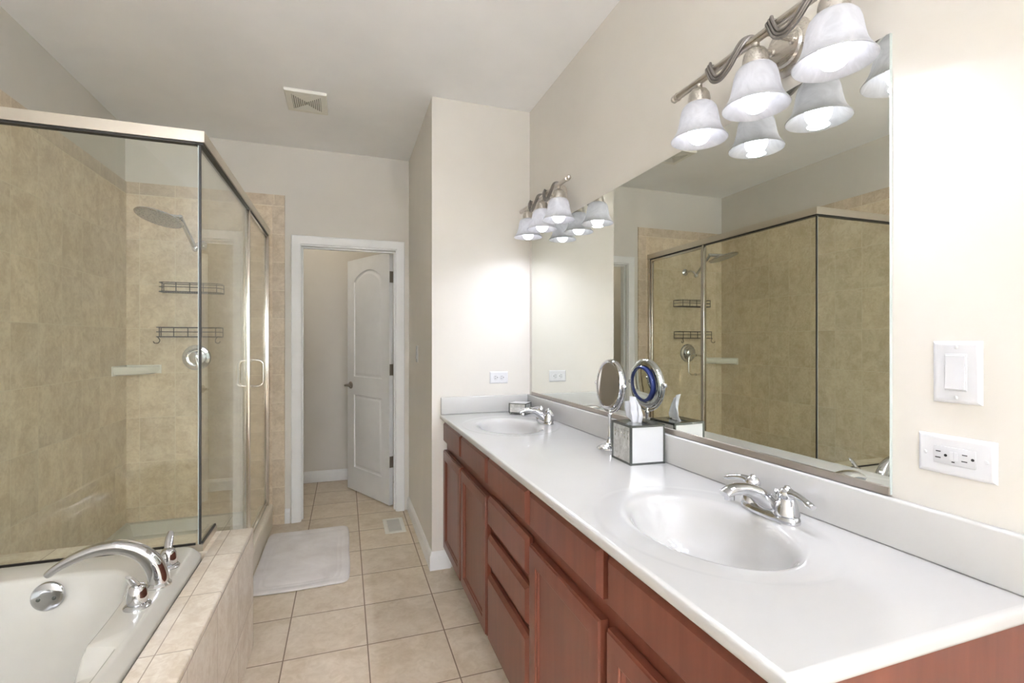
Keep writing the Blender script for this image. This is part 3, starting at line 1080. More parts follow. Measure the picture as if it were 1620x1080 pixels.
def cabinet(y0, y1, name, label):
    t = thing(name, label, 'bathroom cabinet', (0.82, (y0 + y1) / 2, 0), 'cherry vanity cabinets under the white counter')
    g = G()
    zt = ZT - 0.026
    xb = XR - 0.002
    g.box(XFR + 0.019, xb, y0, y0 + 0.016, 0.1, zt)
    g.box(XFR + 0.019, xb, y1 - 0.016, y1, 0.1, zt)
    g.box(XFR + 0.078, xb, y0, y0 + 0.016, 0.0, 0.1)
    g.box(XFR + 0.078, xb, y1 - 0.016, y1, 0.0, 0.1)
    g.box(XFR + 0.019, xb, y0 + 0.016, y1 - 0.016, 0.10, 0.116)
    g.box(xb - 0.008, xb, y0 + 0.016, y1 - 0.016, 0.116, zt)
    g.build('carcass', WOOD, t)
    return t
def frame(t, y0, y1, rails, stiles):
    g = G()
    x0, x1 = XFR + 0.0035, XFR + 0.022
    for z0_, z1_ in rails:
        g.box(x0, x1, y0, y1, z0_, z1_)
    for a, b in stiles:
        for (r0, r1) in zip(rails[:-1], rails[1:]):
            g.box(x0, x1, a, b, r0[1], r1[0])
    g.build('face_frame', WOOD, t)
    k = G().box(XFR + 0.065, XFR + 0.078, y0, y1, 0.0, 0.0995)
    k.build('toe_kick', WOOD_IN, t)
ZTOP = ZT - 0.026
YV0, YV1 = YN + 0.018, YB - 0.001
Y1a, Y1b = 1.880, 1.414
FZ0, FZ1 = 0.741, 0.857
DZ0, DZ1 = 0.130, 0.695
c1 = cabinet(Y1a, YV1, 'sink_cabinet', 'cherry wood sink cabinet with two doors against the boxed-out end wall')
frame(c1, Y1a, YV1, [(0.10, 0.150), (0.68, 0.755), (0.84, ZTOP)], [(Y1a, Y1a + 0.04), (2.33, 2.372), (YV1 - 0.04, YV1)])
for a, b in ((2.362, 2.792), (1.893, 2.340)):
    door_panel(a, b, DZ0, DZ1, c1)
    drawer_front(a, b, FZ0, FZ1, c1, 'false_front')
c2 = cabinet(Y1b, Y1a, 'drawer_cabinet', 'cherry wood drawer cabinet with four stacked fronts between the two sink cabinets')
frame(c2, Y1b, Y1a, [(0.10, 0.150), (0.38, 0.44), (0.535, 0.598), (0.69, 0.755), (0.84, ZTOP)], [(Y1b, Y1b + 0.04), (Y1a - 0.04, Y1a)])
for a, b in ((FZ0, FZ1), (0.585, 0.705), (0.428, 0.549), (DZ0, 0.392)):
    drawer_front(1.427, 1.871, a, b, c2)
c3 = cabinet(YV0, Y1b, 'sink_cabinet', 'cherry wood sink cabinet at the open end of the counter, nearest the wall switch')
frame(c3, YV0, Y1b, [(0.10, 0.150), (0.68, 0.755), (0.84, ZTOP)], [(YV0, YV0 + 0.04), (0.93, 0.972), (Y1b - 0.04, Y1b)])
for a, b in ((0.966, 1.405), (0.500, 0.936)):
    door_panel(a, b, DZ0, DZ1, c3)
    drawer_front(a, b, FZ0, FZ1, c3, 'false_front')

# ------------------------------------------------------------------ countertop with two moulded basins
SINKS = [0.925, 2.345]
ct = thing('countertop', 'long white moulded counter with two moulded oval basins on the cherry cabinets', 'countertop', (0.80, 1.64, ZT - 0.025))
def make_counter():
    g = G()
    bm = g.bm
    xf, xr = XF + 0.012, XR - 0.020
    yn = YN + 0.012
    yfar = YB - 0.020
    bounds = [(yn, 1.60), (1.60, yfar)]
    N = 144
    for (y0, y1), sy in zip(bounds, SINKS):
        sxc = 0.793
        def ell(cx, cy, a, b, z):
            return [(cx + a * math.cos(2 * PI * k / N), cy + b * math.sin(2 * PI * k / N), z) for k in range(N)]
        loops = []
        for f, dz in ((0.10, -0.136), (0.25, -0.135), (0.45, -0.130), (0.62, -0.118), (0.76, -0.098), (0.86, -0.072), (0.93, -0.046), (0.965, -0.030), (1.0, -0.0175), (1.04, -0.0085), (1.09, -0.0038), (1.15, -0.0016)):
            loops.append(ell(sxc, sy, 0.145 * f if f <= 1 else 0.145 + (f - 1) * 0.2, 0.212 * f if f <= 1 else 0.212 + (f - 1) * 0.2, ZT + dz))
        cx2, cy2, a2, b2 = 0.796, sy + 0.004, 0.246, 0.298
        for e, dz in ((-0.016, -0.0016), (-0.010, -0.0013), (-0.003, -0.0004), (0.002, 0.0)):
            loops.append(ell(cx2, cy2, a2 + e, b2 + e, ZT + dz))
        rect = []
        for k in range(N):
            th = 2 * PI * k / N
            dx, dy = (a2) * math.cos(th), (b2) * math.sin(th)
            t = 1e9
            if dx > 1e-9: t = min(t, (xr - cx2) / dx)
            if dx < -1e-9: t = min(t, (xf - cx2) / dx)
            if dy > 1e-9: t = min(t, (y1 - cy2) / dy)
            if dy < -1e-9: t = min(t, (y0 - cy2) / dy)
            rect.append([cx2 + dx * t, cy2 + dy * t, ZT])
        for qx in (xf, xr):
            for qy in (y0, y1):
                best = min(rect, key=lambda p: (p[0] - qx) ** 2 + (p[1] - qy) ** 2)
                best[0], best[1] = qx, qy
        loops.append([tuple(p) for p in rect])
        g.quad_loops(loops, True, True, False)
    # rolled front and end edge
    prof = [(0.0, 0.0), (0.004, -0.0004), (0.008, -0.002), (0.0108, -0.005), (0.012, -0.010), (0.012, -0.018), (0.0105, -0.023), (0.007, -0.0255), (0.0, -0.0256), (-0.03, -0.0256)]
    g.quad_loops([[(xf - o_, yfar + 0.019, ZT + z), (xf - o_, yn - o_, ZT + z), (XR - 0.001, yn - o_, ZT + z)] for o_, z in prof], False)
    g.quad_loops([[(xf, yfar, ZT), (xr, yfar, ZT)], [(xf, yfar + 0.019, ZT), (xr, yfar + 0.019, ZT)]], False)
    g.quad_loops([[(xr, yn, ZT), (xr, yfar + 0.019, ZT)], [(XR - 0.001, yn, ZT), (XR - 0.001, yfar + 0.019, ZT)]], False)
    bmesh.ops.remove_doubles(bm, verts=bm.verts, dist=2e-4)
    g.build('counter_slab', MARBLE, ct, sharp=40)
make_counter()
o = G().box(XR - 0.020, XR - 0.0005, YN, YB - 0.001, ZT, ZS, 0.005, 3).build('backsplash', MARBLE)
tag(o, 'long white backsplash strip on the counter under the wall mirror', 'backsplash')
o = G().box(XF + 0.003, XR - 0.0205, YB - 0.020, YB - 0.0005, ZT, ZS, 0.005, 3).build('side_splash', MARBLE)
tag(o, 'short white splash strip on the boxed-out end wall below the duplex outlet', 'backsplash')
for sy in SINKS:
    d = G().lathe([(0.024, -0.002), (0.024, 0.002), (0.021, 0.004), (0.017, 0.003), (0.016, 0.006), (0.010, 0.009), (0.003, 0.010)], (0.793, sy, ZT - 0.135), (0, 0, 1), 28)
    d.build('drain', CHROME, ct)

# ------------------------------------------------------------------ basin faucets
def make_faucet():
    t = thing('basin_faucet', '', 'faucet', (0, 0, 0), 'chrome basin faucets on the white counter')
    # base plate, long axis along y
    g = G()
    def obl(a, b, z, N=48):
        return [(a * math.copysign(abs(math.cos(q)) ** 0.8, math.cos(q)), b * math.copysign(abs(math.sin(q)) ** 0.72, math.sin(q)), z) for q in [2 * PI * k / N for k in range(N)]]
    g.quad_loops([obl(0.029, 0.081, 0.0), obl(0.030, 0.082, 0.003), obl(0.029, 0.081, 0.010), obl(0.026, 0.078, 0.017), obl(0.022, 0.072, 0.021)], True, True, True)
    g.build('base_plate', CHROME, t)
    # spout: broad at the plate, rising forward (-x)
    P = bez([(0.012, 0, 0.008), (-0.006, 0, 0.028), (-0.028, 0, 0.048), (-0.056, 0, 0.064), (-0.088, 0, 0.072), (-0.118, 0, 0.071), (-0.138, 0, 0.064)], 5)
    R = lerp_list([(0.044, 0.018), (0.035, 0.021), (0.027, 0.020), (0.0215, 0.0165), (0.019, 0.0135), (0.018, 0.0115), (0.0155, 0.007)], 5)
    g = G().sweep(P, R, 24, up=(0, 0, 1), square=2.5)
    bmesh.ops.bisect_plane(g.bm, geom=g.bm.verts[:] + g.bm.edges[:] + g.bm.faces[:], plane_co=(0, 0, 0.004), plane_no=(0, 0, 1), clear_inner=True)
    s = g.build('spout', CHROME, t)
    G().lathe([(0.0115, 0.0), (0.0115, 0.016), (0.009, 0.018)], (-0.122, 0, 0.050), (0, 0, 1), 20).build('aerator', CHROME, s)
    for sg in (1, -1):
        y = sg * 0.051
        h = G().lathe([(0.027, 0.018), (0.0265, 0.022), (0.024, 0.036), (0.020, 0.050), (0.017, 0.056)], (0, y, 0), (0, 0, 1), 28).build('handle', CHROME, t)
        c = G().lathe([(0.0165, 0.055), (0.019, 0.060), (0.0185, 0.070), (0.014, 0.077), (0.007, 0.081), (0.0055, 0.085), (0.002, 0.086)], (0, y, 0), (0, 0, 1), 24)
        c.sweep(bez([(-0.002, y, 0.066), (-0.004, y + sg * 0.022, 0.071), (-0.008, y + sg * 0.045, 0.069), (-0.012, y + sg * 0.068, 0.063), (-0.014, y + sg * 0.080, 0.060)], 4),
                lerp_list([(0.013, 0.012), (0.0095, 0.0085), (0.0075, 0.0065), (0.0095, 0.0065), (0.007, 0.005)], 4), 16)
        c.build('lever', CHROME, h)
    g = G().sweep([(0.024, 0, 0.012), (0.024, 0, 0.052)], 0.0028, 10, up=(1, 0, 0))
    g.sphere((0.024, 0, 0.056), 0.0065, 14)
    g.build('lift_rod', CHROME, t)
    return t
fa = make_faucet()
fa.location = (0.987, SINKS[0], ZT - 0.0015)
fa['label'] = 'chrome two-handle faucet at the basin nearest the wall switch'
dup(fa, (0.987, SINKS[1], ZT - 0.0015), 'chrome two-handle faucet at the far basin beside the small mirrored box')

# ------------------------------------------------------------------ wall mirror
MY0, MY1, MZ0, MZ1 = 0.702, 2.757, ZS + 0.0015, 1.964
wm = thing('wall_mirror', 'wide frameless wall mirror in a metal bottom channel over the counter', 'mirror', (XR - 0.004, (MY0 + MY1) / 2, MZ0))
G().box(XR - 0.0065, XR - 0.0005, MY0 + 0.0015, MY1, MZ0 + 0.002, MZ1).build('glass', MIRROR, wm)
G().box(XR - 0.0068, XR - 0.0005, MY0, MY0 + 0.0015, MZ0 + 0.002, MZ1).build('ground_edge', EDGEGL, wm)
g = G()
g.box(XR - 0.0105, XR - 0.0072, MY0, MY1, MZ0, MZ0 + 0.018, 0.0008, 1)
g.box(XR - 0.0072, XR - 0.0005, MY0, MY1, MZ0, MZ0 + 0.0018)
g.build('bottom_channel', metal('channel_metal', (0.46, 0.41, 0.36), 0.3), wm)

# ------------------------------------------------------------------ vanity lights
XL, ZBAR = 0.970, 2.074
LAMP_DATA = bpy.data.lights.new('lamp_light', 'AREA')
LAMP_DATA.energy = LAMP_W
LAMP_DATA.color = (0.90, 0.955, 1.15)
LAMP_DATA.shape = 'DISK'
LAMP_DATA.size = 0.052
LAMP_DATA.spread = math.radians(155)
def make_light():
    t = thing('vanity_light', '', 'wall light', (0, 0, 0), 'three-lamp vanity lights above the mirror')
    # local origin: wall plane x=0, centre y=0, bar height z=0 ; wall towards +x
    bx = XL - XR
    G().lathe([(0.070, 0.0005), (0.070, 0.006), (0.064, 0.012), (0.050, 0.016), (0.046, 0.022), (0.020, 0.026)], (0, 0, 0), (-1, 0, 0), 48, sx=1.0, sy=1.0).build('backplate', NICKEL, t)
    for s in (-1, 1):
        a = G().sweep([(-0.018, s * 0.030, 0.0), (bx, s * 0.030, 0.0)], 0.006, 14)
        a.lathe([(0.010, 0), (0.010, 0.008), (0.006, 0.012)], (-0.020, s * 0.030, 0), (-1, 0, 0), 16)
        a.build('arm', NICKEL, t)
    bar = G().sweep([(bx, -0.298, 0), (bx, 0.298, 0)], 0.0105, 20)
    bar.build('bar', NICKEL, t)
    for s in (-1, 1):
        G().lathe([(0.0125, 0.0), (0.0125, 0.006), (0.0085, 0.008), (0.0085, 0.012), (0.0115, 0.016), (0.0115, 0.022), (0.008, 0.027), (0.003, 0.030)], (bx, s * 0.298, 0), (0, s, 0), 20).build('finial', NICKEL, t)
    # twisted swags of three strands, hung over the bar between the lamps
    for yo in (0.085, -0.120):
        g = G()
        base = [(0.012, 0.070, 0.004), (0.004, 0.073, 0.0155), (-0.010, 0.070, 0.0145), (-0.0165, 0.060, -0.004), (-0.017, 0.044, -0.034), (-0.017, 0.020, -0.044),
                (-0.0165, -0.010, -0.032), (-0.016, -0.034, -0.012), (-0.012, -0.054, 0.008), (-0.002, -0.068, 0.0165), (0.010, -0.074, 0.010)]
        for k in range(3):
            d = 0.0078 * (k - 1)
            P = []
            for i, (px, py, pz) in enumerate(base):
                q0, q1 = base[max(i - 1, 0)], base[min(i + 1, len(base) - 1)]
                ty, tz = q1[1] - q0[1], q1[2] - q0[2]
                L_ = math.hypot(ty, tz) or 1
                w = 1.0 if 2 <= i <= 8 else 0.8
                P.append((bx + px, yo + py - tz / L_ * d * w, pz + ty / L_ * d * w * (1.0 if 2 <= i <= 8 else 0.15)))
            g.sweep(bez(P, 6), 0.0041, 10, up=(1, 0, 0))
        g.build('swag', SWAG, t)
    for y in (0.205, 0.0, -0.205):
        zc = 1.905 - ZBAR
        cup = G().lathe([(0.004, 0.162), (0.009, 0.159), (0.009, 0.152), (0.006, 0.150), (0.010, 0.147), (0.022, 0.141), (0.028, 0.131), (0.0305, 0.117), (0.0305, 0.092), (0.0275, 0.088)], (bx, y, zc), (0, 0, 1), 32).build('socket_cup', NICKEL, t)
        prof = [(0.022, 0.102), (0.031, 0.1015), (0.040, 0.098), (0.0465, 0.090), (0.0505, 0.078), (0.053, 0.064), (0.0555, 0.049), (0.0590, 0.034), (0.0640, 0.021), (0.0705, 0.010), (0.0760, 0.003), (0.0785, 0.0), (0.0772, -0.0016)]
        inner = [(0.0750, 0.0), (0.0730, 0.003), (0.0675, 0.010), (0.061, 0.021), (0.056, 0.034), (0.0525, 0.049), (0.050, 0.064), (0.0475, 0.077), (0.0435, 0.088), (0.0375, 0.0945), (0.030, 0.0975), (0.022, 0.098)]
        G().lathe(prof + inner, (bx, y, zc), (0, 0, 1), 48, cap0=False, cap1=False).build('lamp_shade', SHADE, cup)
        G().lathe([(0.003, -0.0325), (0.012, -0.0300), (0.020, -0.0255), (0.027, -0.0175), (0.0315, -0.006), (0.032, 0.004), (0.0305, 0.014), (0.026, 0.026), (0.019, 0.040), (0.0145, 0.055), (0.0135, 0.062)], (bx, y, zc + 0.018), (0, 0, 1), 32).build('bulb', BULB, cup)
        ld = LAMP_DATA
        lo = bpy.data.objects.new('lamp_light', ld)
        COL.objects.link(lo)
        lo.parent = cup
        lo.location = (bx, y, zc - 0.0155)
    return t
vl = make_light()
vl.location = (XR, 0.950, ZBAR)
vl['label'] = 'three-lamp vanity light with swagged bar above the counter end nearest the wall switch'
dup(vl, (XR, 2.340, ZBAR), 'three-lamp vanity light with swagged bar beside the boxed-out end wall')

# dome light on the closet ceiling, above the door
dl = thing('ceiling_dome_light', 'round glass dome light on the ceiling of the closet behind the door', 'ceiling light', (-0.35, 4.42, ZC))
G().lathe([(0.13, 0), (0.13, 0.02), (0.125, 0.025)], (-0.35, 4.42, ZC), (0, 0, -1), 32).build('rim', NICKEL, dl)
G().lathe([(0.122, 0.025), (0.115, 0.05), (0.09, 0.075), (0.05, 0.09), (0.01, 0.095)], (-0.35, 4.42, ZC), (0, 0, -1), 32).build('dome', CLOSETL, dl)

# added uplighter bowl, out of view: bounces fill light off the ceiling
dl = thing('added_fill_uplight', 'added fill-light bowl, unseen, hanging from the ceiling behind the camera', 'ceiling light', FILL_LOC)
G().lathe([(0.07, 0), (0.07, 0.02), (0.02, 0.03)], FILL_LOC, (0, 0, -1), 28).build('canopy', NICKEL, dl)
G().lathe([(0.008, 0.025), (0.008, 0.90)], FILL_LOC, (0, 0, -1), 12).build('rod', NICKEL, dl)
G().lathe([(0.230, 0.800), (0.245, 0.798), (0.242, 0.82), (0.21, 0.86), (0.14, 0.90), (0.02, 0.92)], FILL_LOC, (0, 0, -1), 40, cap0=False).build('metal_bowl', NICKEL, dl)
G().lathe([(0.225, 0.814), (0.225, 0.818)], FILL_LOC, (0, 0, -1), 40).build('fill_emitter', FILL_GLOW, dl)

# ------------------------------------------------------------------ wall plates
def plate(parent, w, h, face=0.006):
    """plate centred on the origin in local x (width), z (height), facing -y"""
    g = G()
    g.rect_loops((-w / 2, 0, -h / 2), (1, 0, 0), (0, 0, 1), (0, -1, 0), w, h, [(0, 0.0002), (0, 0.002), (0.0015, 0.0038), (0.006, face), (0.008, face)])
    return g.build('cover_plate', PLASTIC, parent)
def screws(parent, pts, face=0.006):
    for x, z in pts:
        G().lathe([(0.0035, 0), (0.003, 0.0011), (0.001, 0.0014)], (x, -face, z), (0, -1, 0), 14).build('screw', PLASTIC2, parent)
def slots(g, x, z, f):
    """a horizontal receptacle: two blades and a ground hole"""
    g.box(x - 0.0085, x - 0.0005, f - 0.0004, f, z + 0.0050, z + 0.0068)
    g.box(x - 0.0095, x - 0.0005, f - 0.0004, f, z - 0.0068, z - 0.0050)
    g.lathe([(0.0026, 0), (0.0026, 0.0004)], (x + 0.0075, f, z), (0, -1, 0), 14)
def face_right(t, loc):
    t.location = loc
    t.rotation_euler = (0, 0, PI * 1.5)     # -y face turned to -x

t = thing('duplex_outlet', 'white double electrical outlet on the boxed-out end wall above the side splash', 'electrical outlet')
plate(t, 0.114, 0.072)
for sx in (-1, 1):
    b = G().lathe([(0.0165, 0), (0.0165, 0.0012), (0.0155, 0.002)], (sx * 0.0195, -0.0058, 0), (0, -1, 0), 28, sx=0.82)
    rc = b.build('receptacle', PLASTIC2, t)
    sg = G(); slots(sg, sx * 0.0195 + 0.001, 0, -0.0079)
    sg.build('slots', SLOT, rc)
screws(t, [(0, 0)])
t.location = (0.8815, YB, 1.1045)

t = thing('safety_outlet', 'white wide outlet with test buttons on the mirror wall under the rocker switch', 'electrical outlet')
plate(t, 0.123, 0.074)
b = G().box(-0.0335, 0.0335, -0.0082, -0.0055, -0.0165, 0.0165, 0.001)
rc = b.build('receptacle', PLASTIC2, t)
sg = G()
slots(sg, -0.0205, 0, -0.0083); slots(sg, 0.0215, 0, -0.0083)
sg.box(-0.0035, 0.0015, -0.0087, -0.0083, -0.0115, -0.0095)
sg.build('slots', SLOT, rc)
sg = G()
sg.box(-0.0065, -0.0005, -0.0092, -0.0082, -0.0075, 0.0085, 0.0006, 1)
sg.box(0.0005, 0.0065, -0.0092, -0.0082, -0.0075, 0.0085, 0.0006, 1)
sg.build('test_buttons', PLASTIC, rc)
screws(t, [(-0.048, 0), (0.048, 0)])
face_right(t, (XR, 0.5895, 1.1055))

def rocker(label, loc, w, h):
    t = thing('rocker_switch', label, 'light switch')
    plate(t, w, h)
    fr = G()
    fr.box(-0.0175, 0.0175, -0.0072, -0.0055, -0.0345, 0.0345, 0.0006, 1)
    fr.build('switch_frame', PLASTIC2, t)
    g = G()
    g.quad_loops([[(x, -0.0070, -0.0315), (x, -0.0112, -0.0310), (x, -0.0082, 0.0), (x, -0.0090, 0.0310), (x, -0.0070, 0.0315)] for x in (-0.0152, 0.0152)], True, True, True)
    g.build('rocker', PLASTIC, t, sharp=10)
    screws(t, [(0, 0.047), (0, -0.047)])
    face_right(t, loc)
rocker('white rocker light switch on the mirror wall above the safety outlet', (XR, 0.5875, 1.263), 0.077, 0.116)
rocker('white light switch on the side of the boxed-out wall near the door', (XB, 3.41, 1.235), 0.072, 0.116)

# ------------------------------------------------------------------ ceiling exhaust vent
t = thing('ceiling_vent', 'square ivory exhaust fan grille on the ceiling before the closet door', 'ceiling vent', (-0.21, 3.105, ZC))
g = G()
g.rect_loops((-0.325, 2.972, ZC), (1, 0, 0), (0, 1, 0), (0, 0, -1), 0.226, 0.258,
             [(0, 0), (0, 0.010), (0.004, 0.016), (0.034, 0.018), (0.036, 0.014)])
vf = g.build('grille_frame', VENTC, t)
G().box(-0.290, -0.134, 3.008, 3.194, ZC - 0.0145, ZC - 0.013).build('dark_backing', VENTD, vf)
for k in range(7):
    ins = 0.038 + k * 0.0108
    w, h = 0.226 - 2 * ins, 0.258 - 2 * ins - 0.0
    if w <= 0.012:
        break
    g = G()
    g.rect_loops((-0.325 + ins, 2.972 + ins, ZC), (1, 0, 0), (0, 1, 0), (0, 0, -1), w, h, [(0, 0.0145), (0, 0.0175), (0.0062, 0.0185), (0.0062, 0.0145)], cap=(w < 0.03), back=False)
    g.build('louvre', VENTC, t)

# ------------------------------------------------------------------ floor register
t = thing('floor_register', 'small cream metal floor register set in the tiles near the baseboard', 'floor register', (0.333, 3.578, 0))
g = G()
g.rect_loops((0.262, 3.436, 0.0), (1, 0, 0), (0, 1, 0), (0, 0, 1), 0.143, 0.285, [(0, 0.0), (0.001, 0.003), (0.006, 0.006), (0.022, 0.006), (0.024, 0.003)])
g.build('register_frame', VENTC, t)
for k in range(22):
    y = 3.464 + k * 0.0105
    G().box(0.290, 0.377, y, y + 0.0048, 0.0032, 0.0052).build('louvre', LOUVRE, t)

# ------------------------------------------------------------------ bath rug
def make_rug():
    x0, x1, y0, y1 = -0.483, 0.022, 2.808, 3.665
    cx, cy, a, b = (x0 + x1) / 2, (y0 + y1) / 2, (x1 - x0) / 2, (y1 - y0) / 2
    L = []
    for e, z in ((0.0, 0.0015), (0.004, 0.006), (0.0, 0.011), (-0.006, 0.0125), (-0.035, 0.0125), (-0.040, 0.0105), (-0.046, 0.0105), (-0.051, 0.0125), (-0.060, 0.0125), (-0.065, 0.0105), (-0.071, 0.0105), (-0.076, 0.013), (-0.15, 0.013), (-0.23, 0.013)):
        lp = []
        for (x, y, _z) in superloop(cx, cy, a + e, b + e, 14, z, 160):
            w = 0.004 * math.sin(y * 17) * (1 if x > cx else 0) + 0.003 * math.sin(x * 21 + 1)
            lp.append((min(x + w * 0.7, x1 + 0.006) if x > cx else max(x, x0 - 0.002), y + 0.004 * math.sin(x * 13 + 2), z + 0.0012 * math.sin(x * 23) * math.sin(y * 19)))
        L.append(lp)
    o = G().quad_loops(L, True, True, True).build('bath_rug', RUG, None, sharp=70)
    tag(o, 'pale grey cotton bath rug on the floor tiles along the shower threshold', 'bath rug')
make_rug()

# ------------------------------------------------------------------ tissue box and tissue
t = thing('tissue_box', 'square mirrored tissue box with dark edges on the counter below the mirror', 'tissue box')
S, H_ = 0.064, 0.136
g = G()
e = 0.0035
for sx in (-1, 1):
    for sy in (-1, 1):
        g.box(sx * S - e, sx * S + e, sy * S - e, sy * S + e, 0, H_)
for z in (0.0, H_ - 2 * e):
    for s in (-1, 1):
        g.box(-S, S, s * S - e, s * S + e, z, z + 2 * e)
        g.box(s * S - e, s * S + e, -S, S, z, z + 2 * e)
g.build('edging', SMOKED, t)
G().box(-S, S, -S - 0.001, -S + 0.003, e, H_ - e).build('side_pane', PALEPANE, t)
G().box(-S, S, S - 0.003, S + 0.001, e, H_ - e).build('side_pane', PALEPANE, t)
ap = G().box(-S - 0.001, -S + 0.003, -S, S, e, H_ - e).build('front_pane', ANTIQUE, t)
G().box(S - 0.003, S + 0.001, -S, S, e, H_ - e).build('side_pane', PALEPANE, t)
# beaded drops along the upper part of the front pane
g = G()
for k in range(5):
    y = -0.044 + k * 0.022
    g.sphere((-S - 0.0015, y, H_ - 0.034), 0.0042, 12, (0.5, 1, 1))
    g.sphere((-S - 0.0015, y, H_ - 0.046), 0.0028, 10, (0.5, 1, 2.2))
    g.box(-S - 0.0018, -S - 0.0008, y - 0.0085, y + 0.0085, H_ - 0.0225, H_ - 0.0215)
    g.box(-S - 0.0018, -S - 0.0008, y - 0.0005, y + 0.0005, H_ - 0.030, H_ - 0.0225)
g.build('beading', metal('bead_silver', (0.45, 0.45, 0.43), 0.2), ap)
g = G()
g.quad_loops([[(x * q, y * q2, z) for x, y in ((-1, -1), (1, -1), (1, 1), (-1, 1))] for q, q2, z in ((S, S, H_ - 0.004), (S, S, H_), (0.020, 0.040, H_), (0.020, 0.040, H_ - 0.004))], True)
g.build('lid', metal('lid_mirror', (0.42, 0.44, 0.43), 0.12), t)
t.location = (0.992, 1.500, ZT)
t.rotation_euler = (0, 0, math.radians(-3))
# tissue standing out of the slot
def make_tissue():
    o = thing('tissue', 'crumpled white paper tissue pulled up out of the mirrored tissue box', 'tissue')
    g = G()
    rows = []
    M, K = 16, 34
    for i in range(M):
        v = i / (M - 1)
        row = []
        def curve(keys):
            for (v0, a0), (v1, a1) in zip(keys, keys[1:]):
                if v <= v1:
                    return a0 + (a1 - a0) * smooth((v - v0) / (v1 - v0))
            return keys[-1][1]
        yl = curve([(0, 0.030), (0.25, 0.040), (0.5, 0.052), (0.75, 0.046), (1.0, 0.030)])
        yr = curve([(0, -0.026), (0.3, -0.024), (0.6, -0.012), (0.85, -0.002), (1.0, 0.002)])
        for k in range(K):
            q = k / (K - 1)
            y = yr + (yl - yr) * q
            fold = 0.012 * math.sin(q * 8.0 + v * 2.2) + 0.006 * math.sin(q * 19 + v * 5) + 0.0025 * math.sin(q * 37 + v * 11)
            x = fold * (0.45 + 0.8 * v) * (1 - 0.4 * v) - 0.014 * v * q + 0.006 * math.sin(v * 3)
            top = 0.093 - 0.020 * smooth((q - 0.25) / 0.75) - 0.006 * smooth((0.3 - q) / 0.3)
            z = -0.004 + v * (top + 0.004) - 0.020 * math.sin(PI * v) * q * q
            row.append((x, y, max(z, 0.0012) if v > 0 else -0.004))
        rows.append(row)
    g.quad_loops(rows, False)
    bm = g.bm
    r = bmesh.ops.solidify(bm, geom=bm.faces[:], thickness=0.0012)
    g.build('sheet', TISSUE, o, sharp=80)
    o.location = (0.985, 1.503, ZT + H_)
    o.rotation_euler = (0, 0, math.radians(8))
make_tissue()

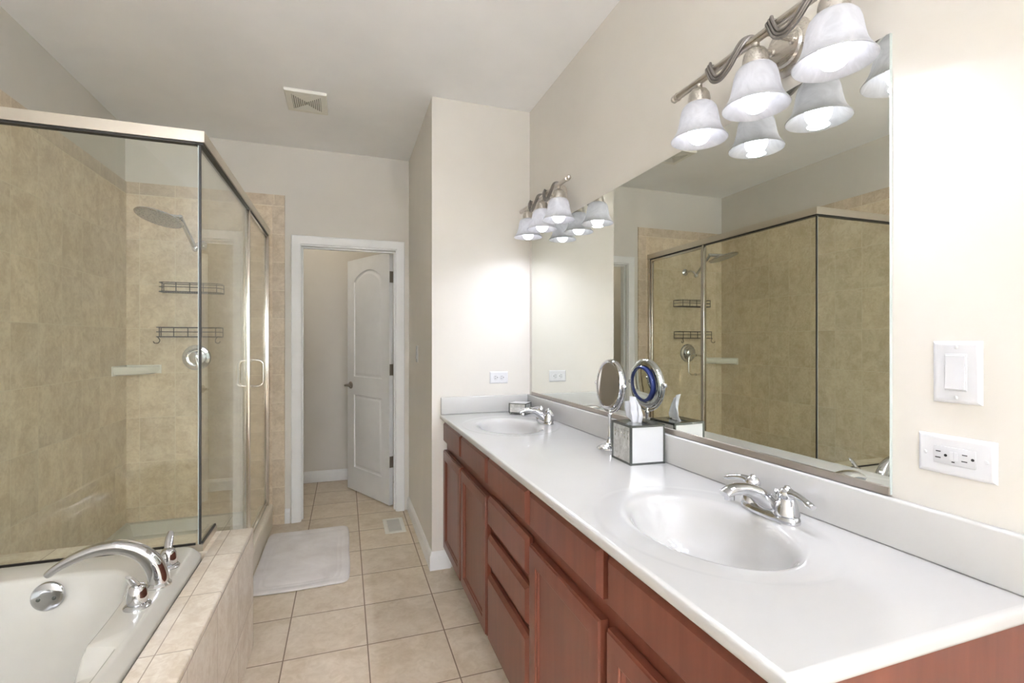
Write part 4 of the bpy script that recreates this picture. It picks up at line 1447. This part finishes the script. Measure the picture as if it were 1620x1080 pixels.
# ------------------------------------------------------------------ stand mirror
def make_stand_mirror():
    t = thing('vanity_mirror', 'round chrome stand mirror on the counter behind the tissue box', 'stand mirror')
    G().lathe([(0.050, 0.0), (0.051, 0.004), (0.047, 0.010), (0.040, 0.012), (0.036, 0.016), (0.026, 0.020), (0.016, 0.024), (0.011, 0.034), (0.0095, 0.040)], (0, 0, 0), (0, 0, 1), 48).build('base', CHROME, t)
    G().lathe([(0.0075, 0.036), (0.0085, 0.050), (0.0065, 0.060), (0.0075, 0.090), (0.0065, 0.130), (0.0095, 0.138), (0.0065, 0.146), (0.0065, 0.160)], (0, 0, 0), (0, 0, 1), 24).build('stem', CHROME, t)
    zc = 0.255
    # head: faces -x
    tilt = Matrix.Rotation(math.radians(4), 3, 'Y')
    ax = tilt @ Vector((-1, 0, 0.0))
    c = Vector((0, 0, zc))
    ring = G().lathe([(0.086, 0.010), (0.090, 0.013), (0.097, 0.012), (0.1005, 0.004), (0.1005, -0.006), (0.097, -0.013), (0.088, -0.018), (0.078, -0.018), (0.078, -0.012), (0.086, 0.004)], c, ax, 64, cap0=False, cap1=False)
    ring.build('ring_frame', CHROME, t)
    G().lathe([(0.0875, 0.006), (0.0875, 0.0095)], c, ax, 64).build('face_glass', MIRROR_BR, t)
    G().lathe([(0.0955, -0.010), (0.0955, -0.007)], c, ax, 48).build('backing', CHROME, t)
    G().lathe([(0.072, -0.010), (0.074, -0.024), (0.070, -0.030), (0.063, -0.031), (0.062, -0.024)], c, ax, 56, cap0=True, cap1=False).build('magnifier_ring', BLUE, t)
    G().lathe([(0.064, -0.025), (0.045, -0.0262), (0.025, -0.0268), (0.005, -0.027)], c, ax, 48).build('magnifier_glass', MIRROR_BR, t)
    g = G()
    for s in (-1, 1):
        g.lathe([(0.005, 0), (0.005, 0.008), (0.008, 0.010), (0.008, 0.018), (0.003, 0.021)], c + Vector((0, s * 0.0995, 0)), (0, s, 0), 16)
    g.build('pivot_knobs', CHROME, t)
    # yoke from the stem up to the pivots
    P = [(0, 0.109 * math.sin(q), zc - 0.109 * math.cos(q)) for q in [(-PI / 2) + PI * k / 28 for k in range(29)]]
    G().sweep(P, [(0.0045, 0.0045)] * 29, 10, up=(1, 0, 0)).build('yoke', CHROME, t)
    t.location = (0.990, 1.690, ZT)
    t.rotation_euler = (0, 0, math.radians(-2))
make_stand_mirror()

# ------------------------------------------------------------------ small mirrored box by the far faucet
def make_box():
    t = thing('trinket_box', 'small footed mirrored box with beaded front in the far counter corner', 'trinket box')
    W, D, z0, z1 = 0.050, 0.048, 0.009, 0.066
    G().box(-W + 0.002, W - 0.002, -D + 0.002, D - 0.002, z0, z1 - 0.004).build('body', ANTIQUE, t)
    g = G()
    e = 0.0024
    for sx in (-1, 1):
        for sy in (-1, 1):
            g.box(sx * W - e, sx * W + e, sy * D - e, sy * D + e, z0, z1)
    for z in (z0, z1 - 2 * e):
        for s in (-1, 1):
            g.box(-W, W, s * D - e, s * D + e, z, z + 2 * e)
            g.box(s * W - e, s * W + e, -D, D, z, z + 2 * e)
    g.build('edging', SMOKED, t)
    G().box(-W, W, -D, D, z1 - 0.003, z1 + 0.0005).build('lid', PALEPANE, t)
    for sx in (-1, 1):
        for sy in (-1, 1):
            G().lathe([(0.005, 0), (0.007, 0.004), (0.0055, 0.0095)], (sx * (W - 0.006), sy * (D - 0.006), 0), (0, 0, 1), 14).build('foot', SMOKED, t)
    g = G()
    for r in range(2):
        for k in range(11):
            g.sphere((-W + 0.010 + k * 0.008, -D - 0.0005, z0 + 0.018 + r * 0.016), 0.0032, 8, (1, 0.6, 1.6))
    g.build('beading', PALEPANE, t)
    a = math.atan2(-0.065, 0.076)
    # front-left corner at (0.906, 2.707); front runs along direction a
    ux, uy = math.cos(a), math.sin(a)
    px, py = -uy, ux
    t.location = (0.908 + ux * W + px * D, 2.690 + uy * W + py * D, ZT)
    t.rotation_euler = (0, 0, a)
make_box()
